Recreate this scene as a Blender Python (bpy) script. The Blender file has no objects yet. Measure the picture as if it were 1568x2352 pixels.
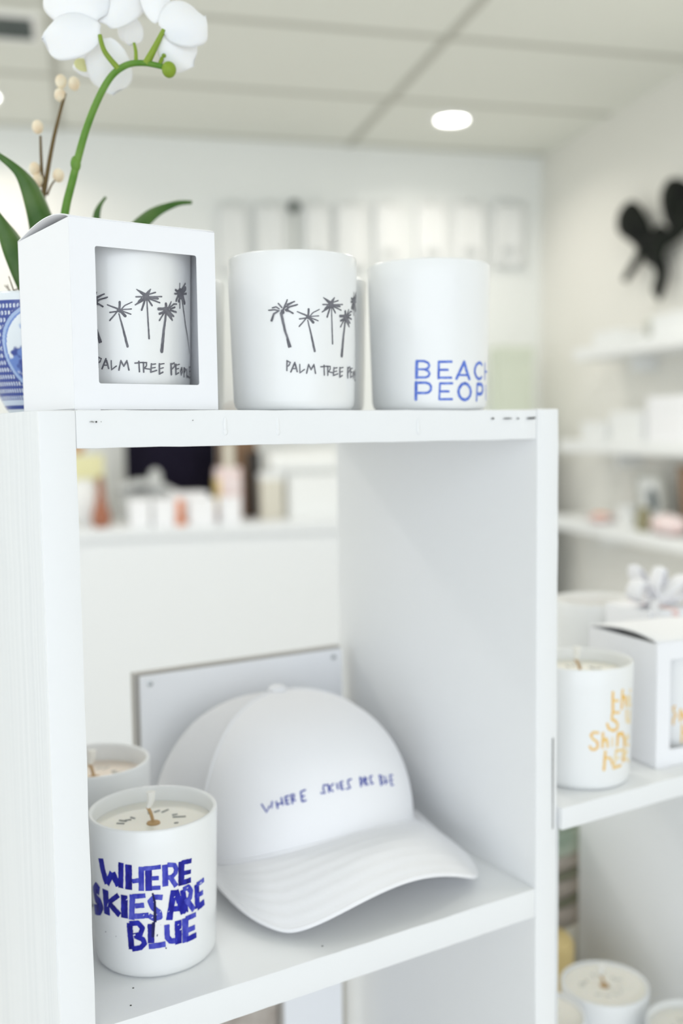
import bpy, bmesh, math, random
from mathutils import Vector, Matrix
random.seed(7)
S = bpy.context.scene
COL = S.collection
PI = math.pi
Z0 = 1.30                      # height of the display shelf's top above the floor
ZS = -0.3428                   # middle shelf, measured from the top
ZU = -0.2870                   # top of the low unit

# ------------------------------------------------------------------ camera
F_PX, YAW, PITCH, ROLL = 2328.69, 0.542208, -0.080896, -0.012547
CAM = Vector((-0.138012, -0.533192, -0.012137 + Z0))
_f = Vector((math.sin(YAW) * math.cos(PITCH), math.cos(YAW) * math.cos(PITCH), math.sin(PITCH)))
_r = Vector((math.cos(YAW), -math.sin(YAW), 0))
_u = _r.cross(_f)
_r2 = _r * math.cos(ROLL) + _u * math.sin(ROLL)
_u2 = -_r * math.sin(ROLL) + _u * math.cos(ROLL)
cam = bpy.data.cameras.new('camera')
cam_o = bpy.data.objects.new('camera', cam)
COL.objects.link(cam_o)
M = Matrix.Identity(4)
for i in range(3):
    M[i][0], M[i][1], M[i][2], M[i][3] = _r2[i], _u2[i], -_f[i], CAM[i]
cam_o.matrix_world = M
cam.sensor_fit = 'HORIZONTAL'
cam.sensor_width = 24.0
cam.lens = F_PX / 1568 * 24.0
cam.clip_start = 0.02
cam.dof.use_dof = True
cam.dof.focus_distance = 0.565
cam.dof.aperture_fstop = 3.7
S.camera = cam_o

# ------------------------------------------------------------------ light
S.view_settings.view_transform = 'Standard'
S.view_settings.look = 'None'
S.view_settings.exposure = 0.14
S.view_settings.gamma = 1.0
S.view_settings.use_curve_mapping = False
S.cycles.use_denoising = True
S.cycles.max_bounces = 10
S.cycles.diffuse_bounces = 6
S.cycles.sample_clamp_indirect = 6
world = bpy.data.worlds.new('daylight')
S.world = world
world.use_nodes = True
world.node_tree.nodes['Background'].inputs[0].default_value = (0.87, 0.925, 1.0, 1)
world.node_tree.nodes['Background'].inputs[1].default_value = WORLD_STRENGTH = 1.45

RA = math.radians(17.0)        # the room is turned against the display shelf
EU = Vector((math.cos(RA), -math.sin(RA), 0))
EV = Vector((math.sin(RA), math.cos(RA), 0))
RO = Vector((CAM.x, CAM.y, 0))
def room(u, v, z=0.0):
    return RO + EU * u + EV * v + Vector((0, 0, z))
ROOM_M = Matrix.Translation(RO) @ Matrix.Rotation(-RA, 4, 'Z')

def area_light(name, loc, size, power, color, aim=(0, 0, -1), spread=180):
    l = bpy.data.lights.new(name, 'AREA')
    l.shape = 'DISK' if not isinstance(size, tuple) else 'RECTANGLE'
    if isinstance(size, tuple): l.size, l.size_y = size
    else: l.size = size
    l.energy = power; l.color = color; l.spread = math.radians(spread)
    o = bpy.data.objects.new(name, l); COL.objects.link(o)
    o.location = loc
    o.rotation_euler = Vector(aim).to_track_quat('-Z', 'Y').to_euler()
    return o
# daylight through the shop front behind the camera
area_light('shop_front_daylight', room(-0.9, -2.35, 1.35), (4.4, 2.2), 14, (0.90, 0.96, 1.0), aim=EV + Vector((0, 0, 0.02)))

# added overhead fill lights without fixtures, to brighten the counter and ceiling
for u_, v_, p_ in ((-1.3, 2.2, 9.5), (0.1, 2.2, 8), (1.35, 2.2, 9), (-0.9, 0.6, 3), (1.3, 0.6, 2.5)):
    area_light('overhead_fill', room(u_, v_, 2.47), .3, p_, (1.0, 0.97, 0.92), spread=170)
# added cool fill light from the left; that wall has no window
area_light('left_fill', room(-2.9, 1.3, 1.45), (3.4, 1.9), 13, (0.82, 0.91, 1.0), aim=EU)

# ------------------------------------------------------------------ materials
MATS = {}
def mat(name, color, rough=0.5, spec=0.5, coat=0.0, metal=0.0, emit=None, emit_s=0, sss=0, trans=0, bump=None, vary=None, attr=None):
    """bump=(scale, strength, stretch xyz) noise bump; vary=(scale, colour, amount, stretch) noise colour variation."""
    m = bpy.data.materials.new(name); m.use_nodes = True
    n, l = m.node_tree.nodes, m.node_tree.links
    b = n['Principled BSDF']
    b.inputs['Base Color'].default_value = (*color, 1)
    b.inputs['Roughness'].default_value = rough
    b.inputs['Specular IOR Level'].default_value = spec
    b.inputs['Coat Weight'].default_value = coat
    b.inputs['Coat Roughness'].default_value = 0.08
    b.inputs['Metallic'].default_value = metal
    b.inputs['Transmission Weight'].default_value = trans
    if sss:
        b.inputs['Subsurface Weight'].default_value = sss
        b.inputs['Subsurface Radius'].default_value = (0.01, 0.008, 0.006)
        b.inputs['Subsurface Scale'].default_value = 0.3
    if emit:
        b.inputs['Emission Color'].default_value = (*emit, 1); b.inputs['Emission Strength'].default_value = emit_s
    tc = n.new('ShaderNodeTexCoord')
    def noise(scale, stretch, detail=4):
        mp = n.new('ShaderNodeMapping'); mp.inputs['Scale'].default_value = stretch
        l.new(tc.outputs['Object'], mp.inputs['Vector'])
        t = n.new('ShaderNodeTexNoise'); t.inputs['Scale'].default_value = scale; t.inputs['Detail'].default_value = detail
        l.new(mp.outputs[0], t.inputs['Vector'])
        return t
    if bump:
        t = noise(bump[0], bump[2] if len(bump) > 2 else (1, 1, 1))
        bp = n.new('ShaderNodeBump'); bp.inputs['Strength'].default_value = bump[1]; bp.inputs['Distance'].default_value = bump[3] if len(bump) > 3 else 0.001
        l.new(t.outputs[0], bp.inputs['Height']); l.new(bp.outputs[0], b.inputs['Normal'])
    if vary:
        t = noise(vary[0], vary[3] if len(vary) > 3 else (1, 1, 1))
        r = n.new('ShaderNodeValToRGB'); r.color_ramp.elements[0].position = 0.35; r.color_ramp.elements[1].position = 0.65
        r.color_ramp.elements[0].color = (*color, 1)
        r.color_ramp.elements[1].color = (*[c + (d - c) * vary[2] for c, d in zip(color, vary[1])], 1)
        l.new(t.outputs[0], r.inputs[0]); l.new(r.outputs[0], b.inputs['Base Color'])
    if attr:
        a = n.new('ShaderNodeAttribute'); a.attribute_name = attr
        l.new(a.outputs['Color'], b.inputs['Base Color'])
    MATS[name] = m
    return m
WHITE = (0.86, 0.87, 0.86)
mat('white_paint', (0.85, 0.86, 0.868), 0.45, 0.4, bump=(60, 0.25, (1, 1, 0.12), 0.0006))
mat('grained_paint', (0.82, 0.835, 0.85), 0.5, 0.35, bump=(230, 0.5, (1, 1, 0.02), 0.0010), vary=(150, (0.75, 0.77, 0.79), 0.7, (1, 1, 0.012)))
mat('bare_chip', (0.012, 0.013, 0.012), 0.8)
mat('chip_grey', (0.3, 0.3, 0.29), 0.8)
mat('raw_edge', (0.55, 0.52, 0.44), 0.8)
mat('wall_paint', (0.89, 0.91, 0.90), 0.9, 0.2)
mat('wall_warm', (0.83, 0.82, 0.775), 0.9, 0.2)  # warm tone of the lamp light is put into this wall colour
mat('ceiling_tile', (0.79, 0.80, 0.745), 0.95, 0.1, bump=(90, 0.2))
mat('ceiling_seam', (0.52, 0.52, 0.47), 0.9, 0.1)
mat('floor_wood', (0.66, 0.645, 0.62), 0.6, 0.3, vary=(7, (0.73, 0.715, 0.69), 1, (1, 3, 1)))
mat('mottled_brown', (0.34, 0.28, 0.24), 0.6, 0.3, vary=(38, (0.60, 0.55, 0.49), 1))
mat('glazed_white', (0.85, 0.86, 0.86), 0.28, 0.5, coat=0.25)
mat('wax', (0.86, 0.835, 0.76), 0.45, 0.4, sss=0.3)
mat('wax_pink', (0.86, 0.76, 0.66), 0.45, 0.4, sss=0.3)
mat('wick_brown', (0.50, 0.33, 0.16), 0.8)
mat('wick_white', (0.85, 0.84, 0.80), 0.6)
mat('carton_white', (0.885, 0.89, 0.915), 0.55, 0.35)
mat('ink_grey', (0.115, 0.115, 0.135), 0.55, 0.4, vary=(260, (0.19, 0.19, 0.215), 1))
for k, (c, d) in enumerate((((0.006, 0.006, 0.25), (0.020, 0.026, 0.42)), ((0.022, 0.028, 0.40), (0.10, 0.115, 0.56)), ((0.005, 0.004, 0.17), (0.022, 0.024, 0.37)), ((0.004, 0.004, 0.05), (0.01, 0.012, 0.12)), ((0.75, 0.78, 0.85), (0.8, 0.82, 0.86)))):
    mat('blue_brush_%d' % k, c, 0.4, 0.25, vary=(330, d, 1, (1, 1, 0.35)))
mat('blue_print', (0.055, 0.125, 0.58), 0.45, 0.4, vary=(420, (0.19, 0.30, 0.74), 0.9))
mat('orange_print', (0.85, 0.50, 0.12), 0.45, 0.4, vary=(300, (0.86, 0.62, 0.22), 1))
mat('orange_pale', (0.85, 0.68, 0.42), 0.45, 0.4, vary=(300, (0.84, 0.74, 0.52), 1))
mat('faint_mark', (0.28, 0.29, 0.28), 0.8)
mat('faint_grey', (0.56, 0.57, 0.54), 0.8)
mat('cap_foam', (0.90, 0.90, 0.92), 0.95, 0.15, bump=(900, 0.25, (1, 1, 1), 0.0004))
mat('cap_mesh', (0.80, 0.80, 0.82), 0.95, 0.15, bump=(700, 0.8, (1, 1, 1), 0.001))
mat('cap_thread', (0.035, 0.06, 0.38), 0.7, 0.2)
mat('acrylic', (0.92, 0.93, 0.95), 0.12, 0.5, coat=0.3)
mat('acrylic_edge', (0.46, 0.44, 0.41), 0.3, 0.5)
mat('steel', (0.55, 0.57, 0.57), 0.3, metal=1.0)
mat('petal', (0.83, 0.84, 0.855), 0.6, 0.25, sss=0.35)
mat('lip_yellow', (0.72, 0.72, 0.36), 0.6)
mat('lip_maroon', (0.20, 0.045, 0.05), 0.6)
mat('stem_green', (0.075, 0.21, 0.014), 0.4, 0.35, vary=(60, (0.15, 0.29, 0.045), 0.9))
mat('bud_green', (0.22, 0.33, 0.02), 0.45, 0.4, vary=(60, (0.20, 0.30, 0.03), 1))
mat('leaf_green', (0.035, 0.11, 0.012), 0.4, 0.4, vary=(40, (0.085, 0.165, 0.035), 0.9))
mat('twig_brown', (0.13, 0.085, 0.028), 0.8)
mat('bud_cream', (0.88, 0.80, 0.62), 0.7, vary=(120, (0.80, 0.62, 0.42), 0.8))
mat('moss', (0.11, 0.12, 0.02), 0.95, vary=(150, (0.25, 0.16, 0.06), 1))
mat('porcelain_pattern', (0.8, 0.82, 0.85), 0.2, 0.5, coat=0.4, attr='pattern')
mat('counter_white', (0.80, 0.825, 0.85), 0.6, 0.3)
mat('navy_cloth', (0.012, 0.010, 0.022), 0.9, 0.1)
mat('skin', (0.62, 0.40, 0.29), 0.55, sss=0.1)
mat('hair_brown', (0.10, 0.055, 0.03), 0.6)
mat('trouser', (0.04, 0.045, 0.06), 0.9)
mat('brown_leather', (0.20, 0.115, 0.06), 0.55)
mat('black_leather', (0.02, 0.015, 0.012), 0.5)
mat('terracotta', (0.36, 0.135, 0.075), 0.5)
mat('pale_grey', (0.56, 0.58, 0.58), 0.6)
mat('coral_orange', (0.86, 0.36, 0.20), 0.6)
mat('pale_pink', (0.83, 0.60, 0.58), 0.6, vary=(26, (0.86, 0.82, 0.83), 1))
mat('amber_yellow', (0.80, 0.62, 0.28), 0.6)
mat('lemon', (0.80, 0.77, 0.46), 0.6)
mat('tan', (0.62, 0.36, 0.18), 0.6)
mat('beige', (0.70, 0.67, 0.58), 0.7)
mat('pale_green', (0.68, 0.73, 0.62), 0.7)
mat('panel_white', (0.86, 0.875, 0.875), 0.7)
mat('panel_mark', (0.66, 0.68, 0.68), 0.7)
mat('hook_dark', (0.06, 0.08, 0.07), 0.5)
mat('gap_grey', (0.66, 0.68, 0.63), 0.8)
mat('black_ribbon', (0.004, 0.005, 0.005), 0.7, 0.15, vary=(14, (0.014, 0.018, 0.012), 0.8))
mat('lamp_glow', (1, 1, 1), 0.5, emit=(1.0, 0.98, 0.95), emit_s=9)
mat('lamp_ring', (0.85, 0.85, 0.83), 0.5)
mat('vent_dark', (0.10, 0.12, 0.12), 0.7)
mat('ribbon_white', (0.86, 0.86, 0.885), 0.7)
mat('frame_grey', (0.52, 0.53, 0.49), 0.6)
mat('photo_dark', (0.12, 0.15, 0.16), 0.5)
mat('wood_brown', (0.30, 0.18, 0.10), 0.6)
mat('olive_pot', (0.30, 0.28, 0.17), 0.7)
mat('cloth_green', (0.26, 0.33, 0.25), 0.9, vary=(25, (0.42, 0.47, 0.38), 1, (1, 1, 3)))
mat('cloth_taupe', (0.46, 0.40, 0.35), 0.9, vary=(25, (0.36, 0.32, 0.27), 1, (1, 1, 3)))
mat('cloth_dark', (0.20, 0.20, 0.14), 0.9)
mat('box_inside', (0.72, 0.745, 0.76), 0.8)

# ------------------------------------------------------------------ mesh helpers
class MB:
    """collects vertices and faces of ONE mesh; faces carry a material slot"""
    def __init__(s): s.v, s.f, s.m, s.slot = [], [], [], 0
    def add(s, verts, faces):
        o = len(s.v); s.v += [Vector(p) for p in verts]
        for f in faces: s.f.append([o + i for i in f]); s.m.append(s.slot)
        return s
    def box(s, a, b):
        x0, y0, z0 = a; x1, y1, z1 = b
        return s.add([(x0,y0,z0),(x1,y0,z0),(x1,y1,z0),(x0,y1,z0),(x0,y0,z1),(x1,y0,z1),(x1,y1,z1),(x0,y1,z1)],
                     [(0,3,2,1),(4,5,6,7),(0,1,5,4),(1,2,6,5),(2,3,7,6),(3,0,4,7)])
    def lathe(s, prof, n=64, c=(0, 0, 0), cap0=True, cap1=True):
        vs = []; fs = []
        for r, z in prof:
            for j in range(n):
                a = 2 * PI * j / n
                vs.append((c[0] + r * math.sin(a), c[1] - r * math.cos(a), c[2] + z))
        for i in range(len(prof) - 1):
            for j in range(n):
                k = (j + 1) % n
                fs.append((i*n + j, i*n + k, (i+1)*n + k, (i+1)*n + j))
        if cap0: fs.append(tuple(range(n))[::-1])
        if cap1: fs.append(tuple((len(prof)-1)*n + j for j in range(n)))
        return s.add(vs, fs)
    def tube(s, pts, rad, n=8, cap=True):
        pts = [Vector(p) for p in pts]; m = len(pts)
        rad = rad if isinstance(rad, (list, tuple)) else [rad] * m
        if len(rad) != m: rad = [rad[0] + (rad[-1] - rad[0]) * i / (m - 1) for i in range(m)]
        vs, fs = [], []; ref = None
        for i, p in enumerate(pts):
            t = (pts[min(i+1, m-1)] - pts[max(i-1, 0)]).normalized()
            if ref is None: ref = t.orthogonal().normalized()
            a = (ref - t * ref.dot(t)).normalized(); ref = a; b = t.cross(a)
            for j in range(n):
                an = 2 * PI * j / n
                vs.append(p + (a * math.cos(an) + b * math.sin(an)) * rad[i])
        for i in range(m - 1):
            for j in range(n):
                k = (j + 1) % n
                fs.append((i*n + j, i*n + k, (i+1)*n + k, (i+1)*n + j))
        if cap: fs += [tuple(range(n))[::-1], tuple((m-1)*n + j for j in range(n))]
        return s.add(vs, fs)
    def sheet(s, fn, nu, nv, closed=False):
        vs = [fn(i / (nu - (0 if closed else 1)), j / (nv - 1)) for j in range(nv) for i in range(nu)]
        fs = []
        for j in range(nv - 1):
            for i in range(nu if closed else nu - 1):
                k = (i + 1) % nu
                fs.append((j*nu + i, j*nu + k, (j+1)*nu + k, (j+1)*nu + i))
        return s.add(vs, fs)
    def ball(s, c, r, nu=16, nv=10):
        r = r if isinstance(r, (tuple, list)) else (r, r, r)
        return s.sheet(lambda a, b: (c[0] + r[0]*math.cos(2*PI*a)*math.sin(PI*(.001+.998*b)), c[1] + r[1]*math.sin(2*PI*a)*math.sin(PI*(.001+.998*b)), c[2] - r[2]*math.cos(PI*(.001+.998*b))), nu, nv, True)
    def build(s, name, mats, parent=None, M=None, smooth=True, bevel=0, solid=0, angle=40, subd=0):
        me = bpy.data.meshes.new(name)
        me.from_pydata([tuple(p) for p in s.v], [], s.f)
        mats = mats if isinstance(mats, (list, tuple)) else [mats]
        for k in mats: me.materials.append(MATS[k])
        for p, k in zip(me.polygons, s.m): p.material_index = k
        bm = bmesh.new(); bm.from_mesh(me)
        if bevel:
            es = [e for e in bm.edges if len(e.link_faces) == 2 and e.calc_face_angle(0) > 0.5]
            bmesh.ops.bevel(bm, geom=es, offset=bevel, segments=2, affect='EDGES', profile=0.6)
        bmesh.ops.recalc_face_normals(bm, faces=bm.faces)
        bm.to_mesh(me); bm.free()
        if smooth:
            for p in me.polygons: p.use_smooth = True
            me.set_sharp_from_angle(angle=math.radians(angle))
        o = bpy.data.objects.new(name, me); COL.objects.link(o)
        if solid:
            md = o.modifiers.new('thickness', 'SOLIDIFY'); md.thickness = solid; md.offset = 0
        if subd:
            md = o.modifiers.new('smooth', 'SUBSURF'); md.levels = md.render_levels = subd
        if parent: o.parent = parent
        if M is not None: o.matrix_local = M
        return o
def tag(o, label, cat, group=None):
    o['label'] = label; o['category'] = cat
    if group: o['group'] = group
    return o
def thing(name, label, cat, loc=(0, 0, 0), rz=0, group=None, scale=1):
    o = bpy.data.objects.new(name, None); COL.objects.link(o)
    o.location = loc; o.rotation_euler = (0, 0, rz); o.scale = (scale,) * 3; o.empty_display_size = 0.05
    return tag(o, label, cat, group)
def struct(o):
    o['kind'] = 'structure'; return o
def dup(root, loc, label, rz=None, scale=None, skip=()):
    r = root.copy(); COL.objects.link(r); r.location = loc; r['label'] = label
    if rz is not None: r.rotation_euler = (0, 0, rz)
    if scale: r.scale = (scale,) * 3
    for ch in list(root.children):
        if ch.name.split('.')[0] in skip: continue
        c = ch.copy(); COL.objects.link(c); c.parent = r
        for g in ch.children:
            d = g.copy(); COL.objects.link(d); d.parent = c
    return r
def spline(pts, n=8):
    P = [Vector(p) for p in pts]; out = []
    for i in range(len(P) - 1):
        p0, p1, p2, p3 = P[max(i-1, 0)], P[i], P[i+1], P[min(i+2, len(P)-1)]
        for k in range(n):
            t = k / n
            out.append(0.5 * ((2*p1) + (p2-p0)*t + (2*p0-5*p1+4*p2-p3)*t*t + (3*p1-p0-3*p2+p3)*t**3))
    return out + [P[-1]]

# printed and stitched lettering, measured on the curved surfaces they lie on
SKY_STROKES = [(0,5.31,-73.9,73.03,-71,64.92,-66.6,58.33),(0,3.99,-66.7,58.06,-59.8,66.54),(0,4.74,-59.3,66.61,-53.4,58.97),(2,3.66,-49.9,73.96,-51.2,57.9),(2,4.37,-42.7,73.19,-43.5,57.48),(1,2.85,-40.1,62.89,-32.6,63.82),(1,3.35,-31.5,72.15,-32.2,57.03),(2,3.99,-25.4,72.01,-25.7,56.9),(1,2.77,-29.4,70.98,-14.8,71.29),(1,2.77,-23.2,64.62,-16.8,64.43),(1,2.66,-23.1,58.61,-15.6,58.31),(1,3.59,-11.2,72.21,-11.3,58.63),(1,2.85,-9.4,72,-3.1,70.88,-1.5,68.26,-2.1,65.74,-5.2,63.86,-9.6,63.67),(1,3,-6.3,63.23,-1.6,57.25),(2,4.05,3.5,72.13,3.1,56.94),(2,2.98,3.4,71.19,13.7,70.59),(2,2.79,4.9,64.24,13,63.88),(2,3.38,4.8,58.47,12.9,58.61),(2,6.5,-78.9,51.02,-84.5,52.22,-91.6,47.78,-88.4,44.35,-80.2,43.79,-78.3,41.58,-82,38.26,-95.5,35.07),(2,5.58,-69.4,54.13,-69,38.3),(2,3.14,-65.2,46.97,-53.8,53.14),(2,4.18,-65.3,46.43,-53.4,40.56),(2,4.71,-48.1,53.73,-48.8,39.21),(1,3.7,-40.2,54.52,-41.9,38.67),(1,2.99,-40.3,53.36,-28.7,54.11),(1,3.21,-38.3,47.51,-30.1,48.11),(1,3.45,-40.6,40.85,-26.4,41.71),(1,3.28,-14,52.02,-21.2,52.84,-24.9,50.32,-22.6,46.26,-17.3,42.98,-16.6,39.76,-22.1,39.4,-26.4,41.45),(0,4.01,-3.9,55.26,-8.6,36.98),(0,3.83,-2.4,54.76,4.8,38.9),(0,3.29,-6.5,43.7,1.2,42.78),(0,3.6,4.3,54.08,7.3,38.63),(1,3.32,4.7,53.9,9.8,54.65,12.8,51.21,11.6,47.25,6.2,45.77),(1,3.32,8.8,46.29,15.9,38.5),(0,3.98,19.2,54.19,20.1,38.76),(1,3.01,19.2,53.82,28.8,54.69),(1,3.08,19.9,46.7,27.4,46.95),(0,4.18,19.9,39.08,29.2,40.26),(2,3.9,-44.1,36.43,-43.1,19.83),(0,3.23,-44.1,36.01,-36.3,36.89,-32.3,33.67,-34.4,29.7,-40.6,28.45),(0,3.25,-38.3,28.29,-32.3,26.54,-30.9,23.89,-34.5,21.24,-42.7,20.02),(2,4.05,-24.8,36.12,-25,23.99),(1,3.52,-27.3,21.85,-12.4,22.39),(1,3.43,-10.9,34.38,-10.7,26.41,-7.9,23.63,-2.4,23.02),(0,4.53,-0.5,35.42,-0.5,20.53),(1,4.49,6.4,35.64,6.6,20.15),(1,3.19,6.8,35.02,18.1,35.26),(1,3.36,8.4,27.21,16.9,27.37),(0,3.69,7.4,21.55,18.5,21.92),(3,(1.07,1.82),-22.6,55.43,-20.8,49.56,-21.1,36.97),(3,1.87,-22.2,37.04,-23.5,27.61),(3,0.73,-12.5,20.02,-11.6,19.37),(3,1.03,-72.1,26.98,-71.7,26.65),(3,0.59,-58.9,26.5,-58.5,26.34),(3,0.56,-19.2,29.17,-19.8,27.9),(3,0.37,-16.3,35.09,-16.2,34.87),(4,2.35,-67.1,45.04,-66.6,44.91),(4,1.37,-45.6,51.47,-45.2,51.19),(4,1.42,-2,46.15,-1.7,45.57),(4,1.16,-16.3,43.52,-15.9,43.27),(4,1.1,7.4,39.25,7.8,38.86),(4,1.27,1.6,29.72,2.1,29.2),(4,1.56,-40.2,29.53,-39.8,28.75),(4,0.91,-3.7,51.08,-3.4,50.82),(4,0.92,-9.2,42.72,-9,42.47),(4,1.09,8.8,54.54,9,54.18),(4,1.64,24,54.18,24.2,53.59),(4,1.07,-23.5,40.38,-23.1,40.04),(4,0.91,-0.6,33.05,-0.4,32.65),(4,1.01,-30.8,42.08,-30.5,41.87)]
PALM_STROKES = [(0,0.83,-40.3,61.82,-33.9,63.41),(0,0.76,-40.1,60.12,-31.4,61.68),(0,0.94,-40.5,58.8,-35.4,56.62),(0,(0.76,1.18),-41.1,41.71,-39.4,37.1),(0,(0.69,1.15),-31.7,57.53,-22.6,55.04),(1,1.31,-22.2,55.61,-21.8,59.02),(0,(0.82,0.52),-20.7,55.05,-17.9,57.16,-12,59.14),(0,0.68,-20.7,54.86,-12.7,55.33),(0,0.77,-20.2,54.1,-13.3,52.47),(0,1.65,-20.8,53.72,-17.8,51.46),(0,0.83,-23.5,53.9,-29.9,53.35),(0,0.84,-24.1,53.71,-30.2,48.98),(0,2.11,-22.9,54.47,-20.7,54.1),(0,(0.79,1.42),-22.7,52.57,-20,44.98,-16.6,34.69),(0,(2.41,0.56),-0.8,62.89,-8.1,66.14),(0,(2.36,0.63),-0.2,63.29,3.5,66.69),(0,0.83,1.6,63.75,7.8,65.1),(0,0.77,2.2,62.43,13.7,63.11),(0,1.24,2.2,61.86,10,61.83),(0,0.89,2.2,61.28,11.6,59.61),(0,1.03,1.2,60.87,4.5,57.74),(0,1.04,-1.4,60.58,-4.4,54.95),(0,(1.65,0.75),-2,61.13,-9.5,57.67),(0,0.84,-4.3,61.43,-6.9,59.45),(0,0.84,-3.1,62.23,-8.8,62.06),(0,4.16,-0.6,62.32,-0.4,62.14),(0,(0.68,1.02),0.1,60.63,0.9,48.02,1.5,39.38),(0,4.42,18,55.69,18.3,55.51),(0,1.56,18.2,56.86,17.8,59.37),(0,(1.35,0.73),20.8,57.4,23.6,60.88),(0,0.96,22,57.47,26.5,59.71,30.2,59.96),(0,1.04,22.4,56.71,28,58.01),(0,1.19,22.3,55.93,29.6,55.4),(0,(2.83,1.13),20.8,54.28,26.4,52.85),(0,(2.72,1.09),20.8,53.89,24.7,50.6),(0,0.89,15.6,54.01,11.1,49.74),(0,1.32,15.6,54.59,11.3,53.42),(0,1.78,15.6,56.34,10.5,56.08),(0,(1.29,2.09),17.7,53.34,15.4,44.69,13.1,32.53),(0,6.32,35.9,66.29,36.4,66.17),(0,0.74,34.5,67.75,34.9,72.1),(0,1.17,38.4,69.25,44.2,72.74),(0,2.88,39.6,68.17,44.2,69.96),(0,1.35,39.6,66.39,46.5,67.18),(0,2.52,39.6,65,42.8,61.69),(0,1.65,35,64.25,33,61.73),(0,1.26,32,64.8,29.6,61.68),(0,1.1,31,65.91,27.9,65.67),(0,1.46,32,67.16,29,67.79),(0,(1.06,0.85),37.8,64.07,45,48.67,56.6,33.57),(0,0.82,34.8,64.23,34.8,57.92),(0,0.86,-41.3,29.1,-41.5,23.35),(0,0.8,-41.1,28.91,-38.4,28.1,-39.4,26.39,-41.6,25.66),(0,0.98,-38.1,22.54,-34.5,27.94,-32.5,22.67),(0,0.69,-36.5,24.44,-33.3,24.4),(0,0.72,-30.2,26.86,-30.2,21.88,-26.1,23.89),(0,0.87,-24.2,21.65,-22.3,26.83,-20.1,23.76,-17.5,26.83,-16,21.65),(0,0.77,-11,25.52,-4.8,25.96),(0,0.82,-7.7,26.51,-7.4,20.73),(0,0.84,-3.9,25.97,-3.8,20.56),(0,0.72,-4.8,25.77,-1.1,25.93,-1.3,24.07,-3.7,22.57),(0,0.7,-3.4,22.69,2.3,22.19),(0,0.88,3.1,25.3,2.3,20.64),(0,0.7,3,24.84,6.9,25.3),(0,0.7,2.7,22.78,6.5,23.34),(0,0.78,2.3,20.56,7.8,21.69),(0,0.96,10.5,25.45,10.4,19.79),(0,0.7,10.5,25.18,15.1,25.68),(0,0.71,10.5,22.64,14.3,23.31),(0,0.81,10.4,19.71,13.9,20.84),(0,1.16,22.7,25.77,23.1,19.67),(0,0.92,22.7,25.38,26.6,26.4,27.7,24.74,23.1,22.55),(0,1.18,28.8,25.57,28.8,20.01),(0,0.66,28.8,25.17,33.8,25.85),(0,0.65,28.8,22.95,32.7,23.43),(0,0.83,28.8,20.01,32.7,20.92),(0,1.04,37.3,24.06,35.6,21.8,36.5,19.83,38.3,21.69,37.4,23.94),(0,1.15,41.5,24.01,41.5,18.98),(0,1.06,41.5,24.01,44.8,23.24,41.9,21.2),(0,1.28,47.6,23.42,48,19.39,52.3,19.12),(0,1.07,55.8,25.17,55.4,18.61),(0,1.07,55.3,24.86,59.9,25.33),(0,1.07,55.3,22.41,59.5,22.81),(0,1.07,55.4,18.81,59.2,19.27),(0,(1.2,0.64),-43.9,58.28,-40,64.46),(0,0.88,-44.8,60.03,-47.7,62.4),(0,(0.93,0.62),-42.5,59.99,-35.2,63),(0,(1.01,0.54),-41.6,58.63,-37.3,60.51,-32.2,61.19),(0,(1.01,0.54),-41.1,58.16,-38.5,57.83,-35.1,56.45),(0,0.78,-47.1,59.3,-49.7,60.52,-53,60.03),(0,0.77,-47.1,58.15,-51.2,58.9,-56.4,58.7),(0,(0.91,1.4),-48.3,57.79,-51.9,56.52,-54,52.71),(0,2.01,-44.5,57.9,-44,57.12),(0,(1.63,1.06),-45.4,56.76,-42.6,46.67,-37.9,37.31)]
BEACH_STROKES = [(0,2.1,-47.6,30.39,-48.1,20.3),(0,1.5,-47.6,30.57,-40.8,30.45,-37.1,29.31,-36,27.68,-37.1,26.08,-39.8,25.21),(0,1.29,-46.3,25.5,-38.4,25.3),(0,1.5,-39.8,25.21,-36.8,24.09,-35.8,22.64,-36.9,21.03,-39.6,20.34,-47.8,20.47),(0,1.57,-27.2,29.94,-27.4,19.69),(0,1.56,-27.1,29.87,-15,29.94),(0,1.47,-26,24.9,-18.7,24.89),(0,1.47,-26.5,20.04,-15.2,20.02),(0,1.89,-1.7,29.88,-9.8,19.49),(0,2.11,-1.6,29.88,1.6,24.12,5,19.43),(0,1.31,-6.7,21.68,3.4,21.78),(0,1.83,24.3,28.65,21.9,29.68,18.7,29.96,14.5,28.56,12.4,26.14,12.2,23.57,14.4,21.05,18.3,19.58,22,19.91,24.1,20.88),(0,1.25,31.4,29.99,32.2,19.6),(0,1.48,32.7,24.64,38.1,24.63),(0,2.04,-48.4,17.41,-48.9,6.9),(0,1.6,-48.4,17.16,-39.3,17.09,-36.1,16.33,-34.5,14.69,-34.7,12.52,-36.7,11.1,-39.4,10.66,-47.4,10.8),(0,1.31,-26.1,16.61,-26.8,6.67),(0,1.48,-26,16.54,-14.1,16.55),(0,1.48,-24.8,11.54,-17.7,11.52),(0,1.48,-26.5,6.67,-14.3,6.69),(0,1.95,-0.7,16.64,-4,15.89,-6.6,13.88,-7.7,11.41,-6.8,8.97,-4.1,6.98,-0.4,6.18,3.5,7,6.3,9.03,7.2,11.49,5.9,13.97,2.9,15.95,-0.7,16.64),(0,1.56,16.5,16.49,15.8,5.98),(0,2.24,17,16.24,23.5,16.43,26.8,15.01,27.6,12.8,25.8,10.72,22.7,10.12,17.4,10.05),(0,1.01,35.4,15.94,36.8,6.59)]
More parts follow.
